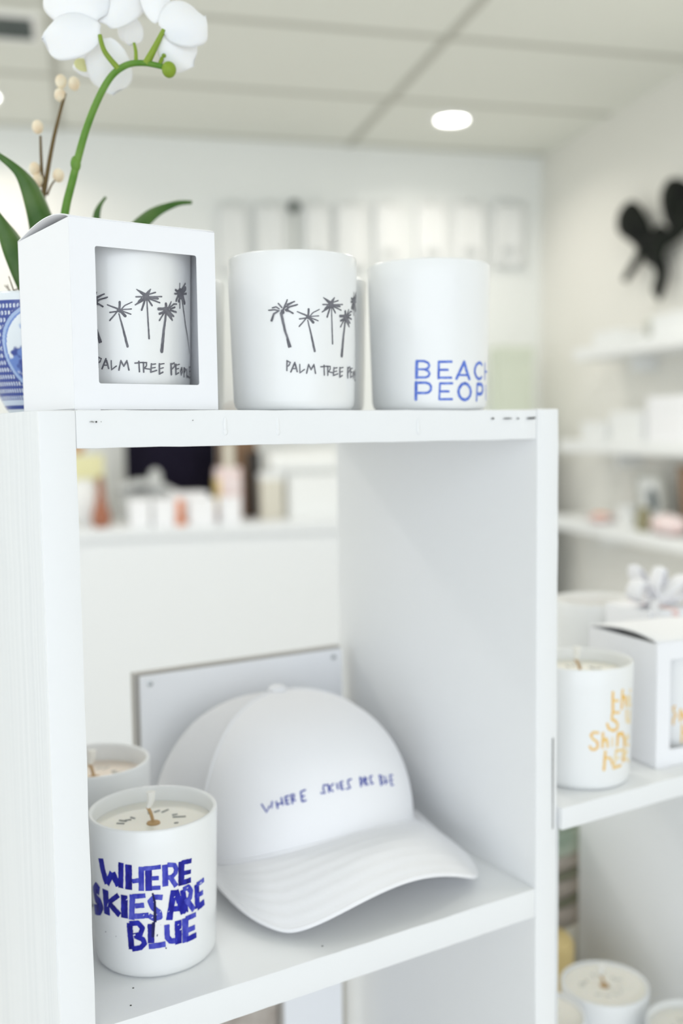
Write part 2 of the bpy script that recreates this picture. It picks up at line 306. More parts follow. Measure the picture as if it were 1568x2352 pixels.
SUN_STROKES = [(0,2.34,-8.2,75.91,-7.4,60.46),(0,1.91,-7.9,69.53,-0.5,68.85),(0,2.53,6.2,76.08,5.4,62.31),(0,(3.29,1.93),6.6,70.71,11.1,70.4,13.2,62.89),(1,3.09,16.7,66.14,24.5,65.49,22.8,68.98,17.2,69.29,18.9,62.6,27.7,61.73),(1,3.16,23.1,74.05,24.4,73.04),(0,1.91,-7.4,60.46,1.7,59.55),(0,2.22,-7.9,60.5,-8.6,55.24,-3.2,53.41,0.1,50.12,-0.3,47.49,-6.2,46.24,-12.3,48.35,-14.4,51.96),(1,3.66,15.1,58.86,16.8,51.09,24.8,49.51),(1,3.75,24.7,57.37,26.3,48.45),(0,1.92,-25,45.83,-30.1,46.31,-33.2,44.1,-30.7,41.15,-25.6,38.65,-25.1,34.9,-28.2,32.84,-32.1,33.16,-34,35.3),(0,2.08,-19.4,45.33,-19.5,34.4),(0,(2.52,1.89),-18.6,39.43,-15.5,40.84,-13.6,38.04,-13.3,34.28),(1,1.86,-7.4,40.73,-7.1,34.28),(0,2.49,1.1,43.59,0.2,34.03),(0,2.97,0.8,42.98,8.2,42.4,12.3,37.77,13.3,32.22),(1,3.14,17.6,36.93,23.5,36.46,20,39.23,17,37.57,18.1,32.51,25.8,30.08),(0,2.31,-16,30.72,-17.2,16.85),(0,1.89,-15.3,25.85,-9.5,25.39,-5.8,19.66),(1,3.02,-0.8,30.39,-4.2,17.33),(0,1.71,-0.8,30.12,11.4,29.27),(1,1.83,-2,24.08,4.7,23.77),(0,2.22,-4.2,17.22,7,17.5),(0,3.89,12.9,28.49,12.2,21.04),(1,2.51,12.2,28.34,20.8,26.08,14.1,23.97),(1,2.61,13.4,23.55,26.9,17.34)]
SUN2_STROKES = [(0,1.65,-32.8,45.59,-34.8,44.43,-33.5,40.39,-30.9,37.49,-34.2,35.76,-34.4,30.55),(0,2.28,-25.6,42.59,-25.7,33.34),(0,2.01,-25.4,38.54,-22.6,39.61,-19.5,34.27),(0,2.09,-22.9,29.77,-23.1,15.26),(0,2.11,-22.6,23.96,-18,22.58,-16.6,14.94)]
CAP_STITCHES = [(0.1722,0.0964,0.0671,0.174,0.0921,0.0623,0.1761,0.0916,0.0664,0.1769,0.0903,0.0653,0.178,0.0911,0.0696),(0.1801,0.0891,0.0698,0.1802,0.087,0.0651),(0.18,0.0882,0.0673,0.1831,0.0862,0.0691),(0.1833,0.0875,0.0724,0.1834,0.0852,0.0675),(0.1855,0.086,0.073,0.1854,0.0838,0.068),(0.1854,0.0859,0.0728,0.1879,0.0844,0.0737),(0.1854,0.0848,0.0704,0.1871,0.0838,0.0711),(0.1854,0.0839,0.0681,0.1872,0.0827,0.0687),(0.1891,0.0839,0.0744,0.1889,0.0814,0.0684),(0.1891,0.0838,0.0743,0.1911,0.0826,0.0746,0.1904,0.082,0.0724,0.1889,0.0826,0.0713,0.1911,0.0807,0.0706),(0.1951,0.0808,0.0762,0.1947,0.0782,0.0699),(0.195,0.0808,0.0761,0.1985,0.0794,0.0774),(0.1949,0.0795,0.0731,0.1971,0.0784,0.0736),(0.1947,0.0782,0.0699,0.1975,0.077,0.0708),(0.2133,0.0743,0.0794,0.2106,0.0753,0.0796,0.2097,0.0745,0.0774,0.2103,0.073,0.0745,0.2074,0.0742,0.0748),(0.2138,0.0744,0.0799,0.2132,0.0722,0.0746),(0.2175,0.0735,0.0799,0.2138,0.0731,0.0772,0.2162,0.0716,0.075),(0.2199,0.0729,0.0798,0.2198,0.0712,0.0759),(0.2225,0.0726,0.0801,0.2222,0.0706,0.0756),(0.2225,0.0726,0.08,0.2247,0.0724,0.0804),(0.2223,0.0716,0.0779,0.224,0.0714,0.078),(0.2222,0.0706,0.0756,0.2241,0.0704,0.0757),(0.2317,0.0721,0.0808,0.2287,0.0721,0.0805,0.2281,0.0711,0.0783,0.2293,0.0699,0.0756,0.226,0.07,0.0753),(0.238,0.0695,0.0746,0.2389,0.0724,0.0809),(0.2388,0.0723,0.0807,0.2412,0.0714,0.0783,0.2383,0.07,0.0758),(0.2419,0.0699,0.0748,0.2427,0.0725,0.0803),(0.2429,0.0724,0.0801,0.2447,0.0718,0.0782,0.2423,0.071,0.0772,0.2444,0.0702,0.0745),(0.2476,0.0729,0.0794,0.2475,0.0707,0.0746),(0.2475,0.0728,0.0793,0.2498,0.0733,0.0793),(0.2475,0.0707,0.0746,0.2494,0.0712,0.0747),(0.2569,0.0748,0.0782,0.2565,0.0718,0.0713),(0.2568,0.0747,0.0781,0.2603,0.0751,0.076,0.2571,0.0734,0.0748,0.2602,0.0737,0.0729,0.2565,0.0719,0.0715),(0.2627,0.0759,0.0757,0.2616,0.0734,0.0706),(0.2622,0.0743,0.0723,0.265,0.0753,0.0718),(0.2682,0.0781,0.0748,0.2677,0.0752,0.0681),(0.2683,0.0781,0.0747,0.2715,0.0796,0.0739),(0.268,0.0766,0.0716,0.2704,0.0777,0.0711),(0.2675,0.0752,0.0683,0.2701,0.0764,0.0679)]
# ------------------------------------------------------------------ the room
def rbox(name, u0, u1, v0, v1, z0, z1, m, parent=None, bevel=0):
    mb = MB().box((u0, v0, z0), (u1, v1, z1))
    return mb.build(name, m, parent, ROOM_M if parent is None else None, smooth=False, bevel=bevel)
CEIL = 2.50
struct(rbox('floor', -3.2, 2.2, -2.4, 4.5, -0.1, 0.0, 'floor_wood'))
struct(rbox('ceiling', -3.2, 2.2, -2.4, 4.5, CEIL, CEIL + 0.1, 'ceiling_tile'))
struct(rbox('wall_back', -3.2, 2.2, 4.32, 4.42, 0, CEIL, 'wall_paint'))
struct(rbox('wall_right', 2.03, 2.13, -2.4, 4.32, 0, CEIL, 'wall_warm'))
struct(rbox('wall_left', -3.1, -3.0, -2.4, 4.32, 0, CEIL, 'wall_warm'))
seam = MB()
for u in (-2.44, -1.24, -0.06, 1.13): seam.box((u - .014, -2.3, CEIL - .004), (u + .014, 4.31, CEIL + .001))
for v in (-1.72, -1.12, -.52, .08, .68, 1.28, 1.88, 2.48, 3.08, 3.68, 4.27): seam.box((-2.99, v - .013, CEIL - .003), (2.02, v + .013, CEIL + .001))
struct(seam.build('trim_1', 'ceiling_seam', None, ROOM_M, smooth=False))

# recessed ceiling lamps, each with its own light
def downlight(u, v, label, power, color=(1.0, 0.93, 0.84)):
    t = thing('ceiling_downlight', label, 'lamp', room(u, v, CEIL), 0, 'recessed ceiling downlights')
    MB().lathe([(.058, -.004), (.062, -.012), (.078, -.010), (.084, -.002), (.084, 0), (.058, 0)], 40, cap0=False, cap1=False).build('trim_ring', 'lamp_ring', t)
    MB().lathe([(.060, -.003), (.060, -.006), (.03, -.0075), (.001, -.008)], 40).build('lamp_lens', 'lamp_glow', t)
    area_light('downlight_beam', room(u, v, CEIL - .03), .12, power, color, spread=150)
    return t
downlight(1.43, 3.85, 'round lit downlight in the ceiling at upper right of the photo', 2.5)
downlight(-.325, 3.93, 'lit downlight cut off by the left photo edge beside orchid buds', 2.4, (1.0, 0.84, 0.68))
t = thing('ceiling_vent', 'dark rectangular grille in the ceiling at top left corner', 'vent', room(-.16, 3.27, CEIL), -RA)
MB().box((-.075, -.085, -.006), (.045, .085, 0)).build('backing', 'vent_dark', t, smooth=False)
fr = MB()
for a, b in (((-.095, -.105), (.065, -.085)), ((-.095, .085), (.065, .105)), ((-.095, -.085), (-.075, .085)), ((.045, -.085), (.065, .085))): fr.box((*a, -.009), (*b, 0))
fr.build('grille_frame', 'lamp_ring', t, smooth=False)
sl = MB()
for k in range(6): sl.box((-.075, -.075 + k * .027, -.0085), (.045, -.070 + k * .027, -.006))
sl.build('slats', 'hook_dark', t, smooth=False)

# hanging white panels on the back wall
HG = 'narrow white panels hanging in a row on the back wall'
HX = [(.565, .685), (.721, .842), (.932, 1.04), (1.068, 1.203), (1.241, 1.369), (1.429, 1.57), (1.609, 1.753), (1.794, 1.94)]
HL = ['narrow white panel hanging on back wall, first from left beside the carton',
      'narrow white panel on back wall, second from left, left of the dark peg',
      'narrow white panel on back wall just right of the dark peg',
      'narrow white panel on back wall, fourth from left of the row',
      'narrow white panel on back wall, fourth from right end of row',
      'narrow white panel on back wall, third from right end, with grey mark low down',
      'narrow white panel on back wall, second from the right end of row',
      'narrow white panel on back wall nearest the right hand corner']
for i, ((a, b), lab) in enumerate(zip(HX, HL)):
    zt = 2.235 + .045 * (a - .56)
    t = thing('hanging_panel', lab, 'panel', room((a + b) / 2, 4.318, zt), -RA, HG)
    w = (b - a) / 2; h = .285
    def pf(x, y, w=w, h=h): return (-w + 2 * w * x, -.018 - .006 * math.sin(x * 9 + i) * y, -h * y)
    MB().sheet(pf, 10, 8).build('panel', 'panel_white', t, solid=.012)
    mk = MB().box((-w * .5, -.032, -h * .80), (w * .45, -.0275, -h * .70))
    if i in (2, 4, 5, 6, 7): mk.build('printed_mark', 'panel_mark', t, smooth=False)
    MB().tube([(0, 0, .005), (0, -.02, .004), (0, -.022, -.004)], .004).build('hanger_pin', 'steel', t)
t = thing('wall_peg', 'dark peg on the back wall between two white panels', 'peg', room(.889, 4.32, 2.235), -RA)
MB().lathe([(.024, 0), (.026, .012), (.022, .03), (.012, .036)], 20).build('knob', 'hook_dark', t, Matrix.Rotation(PI / 2, 4, 'X'))
MB().tube([(0, -.02, -.02), (.002, -.022, -.14), (-.002, -.02, -.27)], .006).build('cord', 'frame_grey', t)

# low cabinet at the back wall with a pale green box on it
t = thing('side_cabinet', 'white cabinet against the back wall under the pale green box', 'cabinet', room(1.58, 4.12, 0), -RA)
MB().box((-.34, -.17, 0), (.32, .19, 1.18)).build('body', 'counter_white', t, smooth=False, bevel=.004)
MB().box((-.36, -.19, 1.18), (.34, .19, 1.21)).build('cabinet_top', 'counter_white', t, smooth=False, bevel=.003)
for sx in (-.33, .0): 
    d = MB().box((sx, -.186, .06), (sx + .315, -.17, 1.14)).build('door', 'counter_white', t, smooth=False, bevel=.002)
    MB().ball((sx + (.28 if sx < 0 else .04), -.196, .7), .014).build('knob', 'steel', d)
t = thing('gift_box', 'tall pale green box standing at the back wall beside the corner', 'box', room(1.80, 4.12, 1.21), -RA)
MB().box((-.075, -.06, 0), (.075, .06, .40)).build('box_body', 'pale_green', t, smooth=False, bevel=.003)
MB().box((-.078, -.063, .37), (.078, .063, .425)).build('lid', 'pale_green', t, smooth=False, bevel=.003)

# ------------------------------------------------------------------ sales counter with things on it
CT = .95
t = thing('sales_counter', 'long white sales counter seen through the open shelf', 'counter', room(.3, 3.65, 0), -RA)
MB().box((-1.3, .01, 0), (.83, .36, CT - .035)).build('counter_body', 'counter_white', t, smooth=False, bevel=.004)
MB().box((-1.32, -.01, CT - .035), (.85, .38, CT)).build('counter_top', 'counter_white', t, smooth=False, bevel=.004)
def cu(x): return -.314 + .001547 * x       # rough place along the counter
BG = 'small white boxes in a row on the sales counter'
for x0, x1, lab in ((296, 342, 'small white box on the counter, leftmost of the row of four'),
                    (350, 398, 'small white box on the counter just left of orange strip'),
                    (432, 492, 'small white box on the counter just right of orange strip'),
                    (506, 552, 'small white box on the counter, rightmost of the row below pink tin')):
    u0, u1 = cu(x0), cu(x1)
    t = thing('small_box', lab, 'box', room((u0 + u1) / 2, 3.71, CT), -RA, BG)
    w = (u1 - u0) / 2
    MB().box((-w, -w, 0), (w, w, .075)).build('box_body', 'carton_white', t, smooth=False, bevel=.002)
    MB().box((-w - .001, -w - .001, .070), (w + .001, w + .001, .096)).build('lid', 'carton_white', t, smooth=False, bevel=.002)
t = thing('orange_candle', 'thin orange taper candle upright between white boxes on the counter', 'candle', room(cu(412), 3.70, CT))
MB().lathe([(.017, 0), (.017, .01), (.0135, .012), (.0135, .088), (.009, .094)], 20).build('wax_body', 'coral_orange', t)
MB().tube([(0, 0, .093), (.001, 0, .104)], .0015).build('wick', 'wick_white', t)
t = thing('peach_tray', 'flat peach tray behind the white boxes on the counter', 'tray', room(cu(440), 3.80, CT), -RA)
MB().box((-.08, -.038, 0), (.08, .038, .012)).build('tray_base', 'coral_orange', t, smooth=False, bevel=.004)
MB().box((-.07, -.032, .012), (.07, .032, .115)).build('tissue_stack', 'carton_white', t, smooth=False, bevel=.01)
t = thing('card_reader', 'light grey payment stand on the counter in front of navy shirt', 'card reader', room(cu(372), 3.905, CT), -RA)
MB().sheet(lambda a, b: (-.15 + .33 * a, -.05 + .1 * b, .125 + .03 * math.sin(a * 5) - .03 * a), 12, 6).build('base_cover', 'pale_grey', t, solid=.03)
MB().box((-.14, -.045, 0), (.17, .045, .11)).build('base', 'pale_grey', t, smooth=False, bevel=.008)
MB().lathe([(.030, .11), (.027, .15), (.022, .185), (.009, .20)], 20, c=(-.01, 0, 0)).build('dome', 'pale_grey', t)
t = thing('pink_tin', 'pink and yellow patterned tin on the counter by the brown bag', 'tin', room(cu(538), 3.86, CT), -RA)
MB().box((-.045, -.04, 0), (.05, .04, .20)).build('tin_body', 'pale_pink', t, smooth=False, bevel=.006)
MB().box((-.047, -.042, .05), (-.03, .042, .16)).build('yellow_label', 'amber_yellow', t, smooth=False, bevel=.001)
MB().lathe([(.02, .20), (.02, .29), (.016, .30)], 20, c=(.008, 0, 0)).build('neck', 'beige', t)
t = thing('leather_bag', 'brown and black leather bag on the counter right of person', 'bag', room(.575, 3.955, CT), -RA)
MB().sheet(lambda a, b: ((.080 - .008 * b) * math.copysign(abs(math.cos(2*PI*a)) ** .4, math.cos(2*PI*a)), (.036 - .012 * b) * math.copysign(abs(math.sin(2*PI*a)) ** .5, math.sin(2*PI*a)), .33 * b), 40, 8, True).build('bag_body', 'brown_leather', t, solid=.003)
MB().box((.030, -.048, .01), (.082, -.034, .26)).build('front_pocket', 'black_leather', t, smooth=False, bevel=.005)
for s_ in (-1, 1): MB().tube(spline([(-.05, s_ * .02, .32), (-.038, s_ * .02, .42), (.038, s_ * .02, .42), (.05, s_ * .02, .32)]), .005).build('handle', 'brown_leather', t)
t = thing('brown_bottle', 'terracotta brown bottle with thin neck at left on the counter', 'bottle', room(cu(232), 3.72, CT))
MB().lathe([(.026, 0), (.034, .02), (.033, .05), (.02, .085), (.015, .12), (.013, .16), (.0145, .165)], 28).build('bottle_body', 'terracotta', t)
MB().lathe([(.012, .165), (.0125, .18), (.008, .184)], 20).build('stopper', 'wood_brown', t)
t = thing('white_vase', 'white round vase at left on the counter under a lemon carton', 'vase', room(cu(196), 3.86, CT))
MB().lathe([(.03, 0), (.055, .04), (.06, .08), (.05, .13), (.036, .16), (.038, .168)], 32).build('vase_body', 'glazed_white', t)
t = thing('lemon_carton', 'pale lemon yellow carton behind the white vase on the counter', 'carton', room(cu(205), 3.955, CT), -RA)
MB().box((-.075, -.02, 0), (.06, .02, .255)).build('carton_body', 'lemon', t, smooth=False, bevel=.002)
MB().ball((-.035, 0, .285), .028).build('orange_knob', 'tan', t)
t = thing('beige_carton', 'beige carton upright on the counter right of the leather bag', 'carton', room(cu(650), 3.86, CT), -RA)
MB().box((-.05, -.04, 0), (.04, .04, .17)).build('carton_body', 'beige', t, smooth=False, bevel=.003)
MB().box((-.051, -.041, .15), (.041, .041, .175)).build('flap', 'panel_white', t, smooth=False, bevel=.002)
t = thing('white_carton', 'big white carton at the right end of the counter', 'carton', room(cu(748), 3.84, CT), -RA)
MB().box((-.10, -.07, 0), (.12, .07, .165)).build('carton_body', 'panel_white', t, smooth=False, bevel=.004)
MB().box((-.102, -.072, .145), (.122, .072, .17)).build('lid', 'panel_white', t, smooth=False, bevel=.003)
t = thing('paper_roll', 'white paper roll lying on the big white carton', 'paper roll', room(cu(724), 3.84, CT + .212), -RA)
MB().lathe([(.012, -.13), (.042, -.13), (.042, .13), (.012, .13)], 28, cap0=False, cap1=False).build('roll', 'panel_white', t, Matrix.Rotation(PI / 2, 4, 'Y'))
MB().lathe([(.011, -.132), (.0125, -.132), (.0125, .132), (.011, .132)], 20, cap0=False, cap1=False).build('core', 'beige', t, Matrix.Rotation(PI / 2, 4, 'Y'))

# ------------------------------------------------------------------ person behind the counter
def skin_chain(verts, edges, radii, name, m, parent, root=0):
    me = bpy.data.meshes.new(name); me.from_pydata(verts, edges, []); me.materials.append(MATS[m])
    o = bpy.data.objects.new(name, me); COL.objects.link(o); o.parent = parent
    o.modifiers.new('skin', 'SKIN').use_smooth_shade = True
    for i, r in enumerate(radii):
        sv = me.skin_vertices[0].data[i]; sv.radius = r if isinstance(r, tuple) else (r, r); sv.use_root = (i == root)
    sd = o.modifiers.new('sub', 'SUBSURF'); sd.levels = sd.render_levels = 2
    return o
t = thing('person', 'person in a navy top standing behind the white counter', 'person', room(.336, 4.155, 0), -RA)
V, E, R = [], [], []
def pv(p, r, link=None):
    V.append(p); R.append(r); i = len(V) - 1
    if link is not None: E.append((link, i))
    return i
pel = pv((0, 0, .92), (.15, .10)); wa = pv((0, -.005, 1.05), (.135, .09), pel); ch = pv((0, -.005, 1.25), (.125, .10), wa)
sh = pv((0, 0, 1.37), (.11, .07), ch); ne = pv((0, -.005, 1.46), (.05, .05), sh); h0 = pv((0, -.02, 1.54), (.062, .075), ne); h1 = pv((0, -.02, 1.64), (.068, .08), h0)
for sx in (-1, 1):
    a = pv((sx * .135, 0, 1.35), .046, sh); b = pv((sx * .140, .03, 1.10), .037, a); c = pv((sx * .175, -.01, .87), .028, b); d = pv((sx * .18, -.02, .81), (.018, .032), c)
    for k in range(4): 
        f1 = pv((sx * .181, -.045 + .017 * k, .745 - .004 * (1.5 - abs(k - 1.5))), .0085, d); pv((sx * .174, -.046 + .017 * k, .710 - .006 * (1.5 - abs(k - 1.5))), .0075, f1)
    th_ = pv((sx * .172, -.062, .795), .0095, d); pv((sx * .165, -.072, .765), .008, th_)
    l = pv((sx * .09, 0, .84), (.085, .085), pel); k2 = pv((sx * .095, -.01, .48), .055, l); an = pv((sx * .095, .02, .09), .037, k2); pv((sx * .10, -.09, .04), (.038, .03), an)
skin_chain(V, E, R, 'body', 'skin', t)
# clothes follow the body a little outside it
V, E, R = [], [], []
pel = pv((0, 0, .95), (.165, .115)); wa = pv((0, -.005, 1.05), (.150, .105), pel); ch = pv((0, -.005, 1.25), (.142, .112), wa); sh = pv((0, 0, 1.37), (.12, .078), ch); pv((0, -.003, 1.42), (.07, .062), sh)
for sx in (-1, 1):
    a = pv((sx * .135, 0, 1.35), .056, sh); b = pv((sx * .140, .03, 1.08), .048, a); pv((sx * .165, .0, .93), .038, b)
skin_chain(V, E, R, 'navy_top', 'navy_cloth', t)
V, E, R = [], [], []
pel = pv((0, 0, .93), (.158, .108))
for sx in (-1, 1):
    l = pv((sx * .09, 0, .82), (.094, .092), pel); k2 = pv((sx * .095, -.01, .48), .066, l); pv((sx * .095, .015, .12), .056, k2)
skin_chain(V, E, R, 'trousers', 'trouser', t)
MB().ball((0, .012, 1.615), (.088, .095, .108), 24, 16).build('hair', 'hair_brown', t)
for sx in (-.028, .028): MB().ball((sx, -.103, 1.60), (.011, .006, .007), 10, 6).build('eye', 'black_leather', t)
MB().sheet(lambda a, b: (.012 * (a - .5) * 2 * b, -.098 - .026 * b * math.sin(PI * a), 1.60 - .05 * b), 8, 6).build('nose', 'skin', t, solid=.004)
MB().ball((0, -.094, 1.525), (.024, .006, .006), 12, 6).build('mouth', 'terracotta', t)

# ------------------------------------------------------------------ right wall: floating shelves and what stands on them
def wall_shelf(v0, v1, z, label):
    t = thing('wall_shelf', label, 'shelf', room(1.93, (v0 + v1) / 2, z), -RA, 'white floating shelves on the right wall')
    h = (v1 - v0) / 2
    MB().box((-.10, -h, -.045), (.10, h, 0)).build('shelf_board', 'panel_white', t, smooth=False, bevel=.003)
    for s_ in (-.6, .6): MB().box((.0, h * s_ - .01, -.10), (.098, h * s_ + .01, -.045)).build('bracket', 'panel_white', t, smooth=False, bevel=.003)
    return t
wall_shelf(2.3, 3.60, 1.585, 'highest white floating shelf on the right wall')
wall_shelf(2.3, 3.72, 1.235, 'middle white floating shelf on the right wall')
wall_shelf(2.3, 3.86, .925, 'lowest white floating shelf on right wall, holding the framed picture')
def wbox(name, label, cat, v, z, size, m, lidm=None, group=None, u=1.91):
    t = thing(name, label, cat, room(u, v, z), -RA, group)
    a, b, h = size
    MB().box((-a/2, -b/2, 0), (a/2, b/2, h * .75)).build('box_body', m, t, smooth=False, bevel=.003)
    MB().box((-a/2 - .002, -b/2 - .002, h * .72), (a/2 + .002, b/2 + .002, h)).build('lid', lidm or m, t, smooth=False, bevel=.003)
    return t
wbox('shelf_box', 'flat white box at far end of the highest wall shelf', 'box', 3.40, 1.585, (.12, .16, .05), 'panel_white')
wbox('shelf_box', 'big white box on the highest wall shelf by the photo edge', 'box', 2.93, 1.585, (.14, .26, .066), 'panel_white')
t = thing('small_pot', 'small grey green pot on the highest wall shelf', 'pot', room(1.88, 3.115, 1.585))
MB().lathe([(.022, 0), (.03, .025), (.03, .05), (.026, .055), (.022, .05)], 24).build('pot_body', 'frame_grey', t)
MB().ball((0, 0, .058), (.022, .022, .014), 12, 8).build('moss', 'pale_green', t)
SG = 'white boxes on the middle wall shelf'
wbox('shelf_box', 'low white box at the far end of the middle wall shelf', 'box', 3.48, 1.235, (.13, .16, .07), 'panel_white', group=SG)
wbox('shelf_box', 'medium white box, second from the far end of the middle wall shelf', 'box', 3.24, 1.235, (.13, .20, .105), 'panel_white', group=SG)
wbox('shelf_box', 'tall white box on the middle wall shelf at the photo edge', 'box', 2.98, 1.235, (.13, .22, .15), 'carton_white', group=SG)
t = thing('picture_frame', 'grey framed picture with dark centre on the lowest wall shelf', 'picture', room(1.95, 3.20, .925), -RA)
R_ = Matrix.Rotation(math.radians(-8), 4, 'Y')
fr = MB()
for a, b in (((-.09, 0), (.09, .018)), ((-.09, .182), (.09, .20)), ((-.09, .018), (-.072, .182)), ((.072, .018), (.09, .182))): fr.box((-.012, a[0], a[1]), (.012, b[0], b[1]))
fr.build('frame', 'frame_grey', t, R_, smooth=False, bevel=.002)
MB().box((-.004, -.073, .017), (.004, .073, .183)).build('mount', 'panel_white', t, R_, smooth=False)
MB().ball((-.006, -.01, .105), (.003, .034, .045), 20, 10).build('dark_motif', 'photo_dark', t, R_)
t = thing('brown_board', 'brown wooden board leaning on the lowest wall shelf at photo edge', 'board', room(1.97, 2.93, .925), -RA)
MB().box((-.01, -.12, 0), (.01, .12, .23)).build('board', 'wood_brown', t, Matrix.Rotation(math.radians(-6), 4, 'Y'), smooth=False, bevel=.004)
t = thing('olive_jar', 'small olive brown jar in front of the framed picture', 'jar', room(1.865, 3.14, .925))
MB().lathe([(.022, 0), (.028, .02), (.028, .05), (.02, .06), (.021, .068)], 24).build('jar_body', 'olive_pot', t)
MB().lathe([(.022, .068), (.022, .078), (.015, .082)], 24).build('lid', 'olive_pot', t)
t = thing('pink_dish', 'low pink dish at the left of the lowest wall shelf', 'dish', room(1.87, 3.45, .925))
MB().lathe([(.02, 0), (.045, .015), (.055, .03), (.052, .031), (.04, .018), (.001, .006)], 32, cap1=False).build('dish', 'pale_pink', t)
MB().ball((0, 0, .024), (.035, .035, .016), 16, 8).build('soap', 'coral_orange', t)
t = thing('pink_pouch', 'pink and white pouch right of the olive jar on wall shelf', 'pouch', room(1.87, 2.99, .925), -RA)
MB().ball((0, 0, .036), (.05, .085, .035), 20, 12).build('pouch_body', 'pale_pink', t)
MB().tube([(0, -.05, .068), (0, .05, .068)], .004).build('zip', 'steel', t)
wbox('shelf_box', 'white box on the lowest wall shelf beside the pink dish', 'box', 3.34, .925, (.10, .08, .075), 'panel_white', u=1.95)

# black ribbon bows hanging on the right wall
def band(mb, path, w, nrm=(-1, 0, 0)):
    pts = spline(path, 8); k = len(pts)
    def fn(a, b):
        i = min(int(round(b * (k - 1))), k - 1); p = pts[i]
        t_ = (pts[min(i+1, k-1)] - pts[max(i-1, 0)]).normalized(); s_ = t_.cross(Vector(nrm)).normalized()
        ww = w[0] + (w[1] - w[0]) * b if isinstance(w, tuple) else w
        return p + s_ * (a - .5) * ww + Vector((-.012 * math.sin(PI * a), 0, 0))
    mb.sheet(fn, 5, k)
def bow(label, v, z, sc, parts):
    t = thing('ribbon_bow', label, 'bow', room(2.03, v, z), -RA, 'black ribbon bows on the right wall', sc)
    MB().ball((-.04, 0, 0), (.028, .04, .038), 16, 10).build('knot', 'black_ribbon', t)
    for nm, path, w in parts:
        m_ = MB(); band(m_, path, w); m_.build(nm, 'black_ribbon', t, solid=.006)
    MB().tube([(0, 0, .015), (-.02, 0, .014), (-.026, 0, .02)], .004).build('wall_hook', 'steel', t)
    return t
bow('black ribbon bow on the right wall, the lower one with curled tail', 3.36, 1.935, 1.0, [
    ('loop', [(-.03, 0, .0), (-.05, .045, .06), (-.06, .125, .115), (-.05, .075, .135), (-.04, .01, .06), (-.03, 0, 0)], .085),
    ('loop', [(-.03, 0, 0), (-.06, -.07, .005), (-.06, -.14, .015), (-.05, -.10, -.045), (-.03, 0, -.02)], .07),
    ('tail', [(-.035, .01, 0), (-.04, .07, -.05), (-.05, .12, -.10)], (.055, .03)),
    ('tail', [(-.035, -.02, -.02), (-.05, -.10, -.06), (-.05, -.13, -.11), (-.045, -.105, -.155), (-.04, -.08, -.175)], (.065, .075))])
bow('black ribbon bow on the right wall, the upper one cut by the photo edge', 3.07, 2.01, 1.0, [
    ('loop', [(-.03, 0, .0), (-.05, .05, .06), (-.06, .11, .07), (-.05, .08, -.01), (-.03, 0, 0)], .09),
    ('loop', [(-.03, 0, 0), (-.06, -.07, .05), (-.06, -.15, .04), (-.05, -.10, -.03), (-.03, 0, 0)], .08),
    ('tail', [(-.035, .01, -.02), (-.05, .07, -.06), (-.05, .15, -.075)], (.07, .06)),
    ('tail', [(-.035, -.01, 0), (-.04, -.06, -.08), (-.05, -.07, -.17)], (.06, .05))])

# ------------------------------------------------------------------ display shelf
def P3(x, y, z): return Vector((x, y, z + Z0))
W_, D_, TH = .3622, .2721, .0200
def board(name, a, b, m, parent, wob=0, seed=0, bevel=.0012):
    """a painted board; wob roughens its edges a little like thick brushed paint"""
    mb = MB()
    size = [b[i] - a[i] for i in range(3)]
    n = [max(1, min(40, int(s_ / .012))) if wob else 1 for s_ in size]
    bm = bmesh.new(); bmesh.ops.create_cube(bm, size=1)
    if wob:
        ax = max(range(3), key=lambda i: size[i])
        es = [e for e in bm.edges if abs((e.verts[0].co - e.verts[1].co)[ax]) > .5]
        bmesh.ops.subdivide_edges(bm, edges=es, cuts=n[ax], use_grid_fill=True)
    rnd = random.Random(seed)
    ph = [rnd.uniform(0, 6) for _ in range(6)]
    for v in bm.verts:
        v.co = Vector([(a[i] + b[i]) / 2 + v.co[i] * size[i] for i in range(3)])
    if wob:
        for v in bm.verts:
            q = v.co[ax]
            for i in range(3):
                if i != ax:
                    sgn = 1 if v.co[i] > (a[i] + b[i]) / 2 else -1
                    v.co[i] += wob * (.5 * math.sin(q * 95 + ph[i] + sgn) + .3 * math.sin(q * 230 + ph[i + 3]) + .35 * rnd.uniform(-1, 1))
    es = [e for e in bm.edges if len(e.link_faces) == 2 and e.calc_face_angle(0) > .5]
    bmesh.ops.bevel(bm, geom=es, offset=bevel, segments=2, affect='EDGES', profile=.6)
    me = bpy.data.meshes.new(name); bm.to_mesh(me); bm.free()
    me.materials.append(MATS[m])
    for p in me.polygons: p.use_smooth = True
    me.set_sharp_from_angle(angle=math.radians(35))
    o = bpy.data.objects.new(name, me); COL.objects.link(o); o.parent = parent
    return o
unit = thing('display_shelf', 'tall white painted wooden open shelf unit holding candles and cap', 'shelf', (0, 0, 0))
def ub(name, a, b, m='white_paint', **k): return board(name, (a[0], a[1], a[2] + Z0), (b[0], b[1], b[2] + Z0), m, unit, **k)
left = ub('side_panel', (0, .0012, -Z0), (TH, D_, .0000), 'grained_paint', wob=.00025, seed=3)
left['label'] = 'left side panel with brushed grain'
ub('front_edge', (.0004, 0, -Z0 + .002), (TH + .0001, .0030, -.0002), wob=.0003, seed=4)
right = ub('side_panel', (W_ - TH, 0, -Z0), (W_, D_, .0006), wob=.0003, seed=5)
top = ub('top_board', (TH, .0006, -.0204), (W_ - TH, D_, .0000), wob=.00022, seed=6)
ub('shelf_board', (TH, .0004, ZS - .0213), (W_ - TH, D_, ZS), wob=.00015, seed=7)
ub('shelf_board', (TH, .0004, ZS * 2 - .0213), (W_ - TH, D_, ZS * 2))
ub('shelf_board', (TH, .0004, ZS * 3 - .0213), (W_ - TH, D_, ZS * 3))
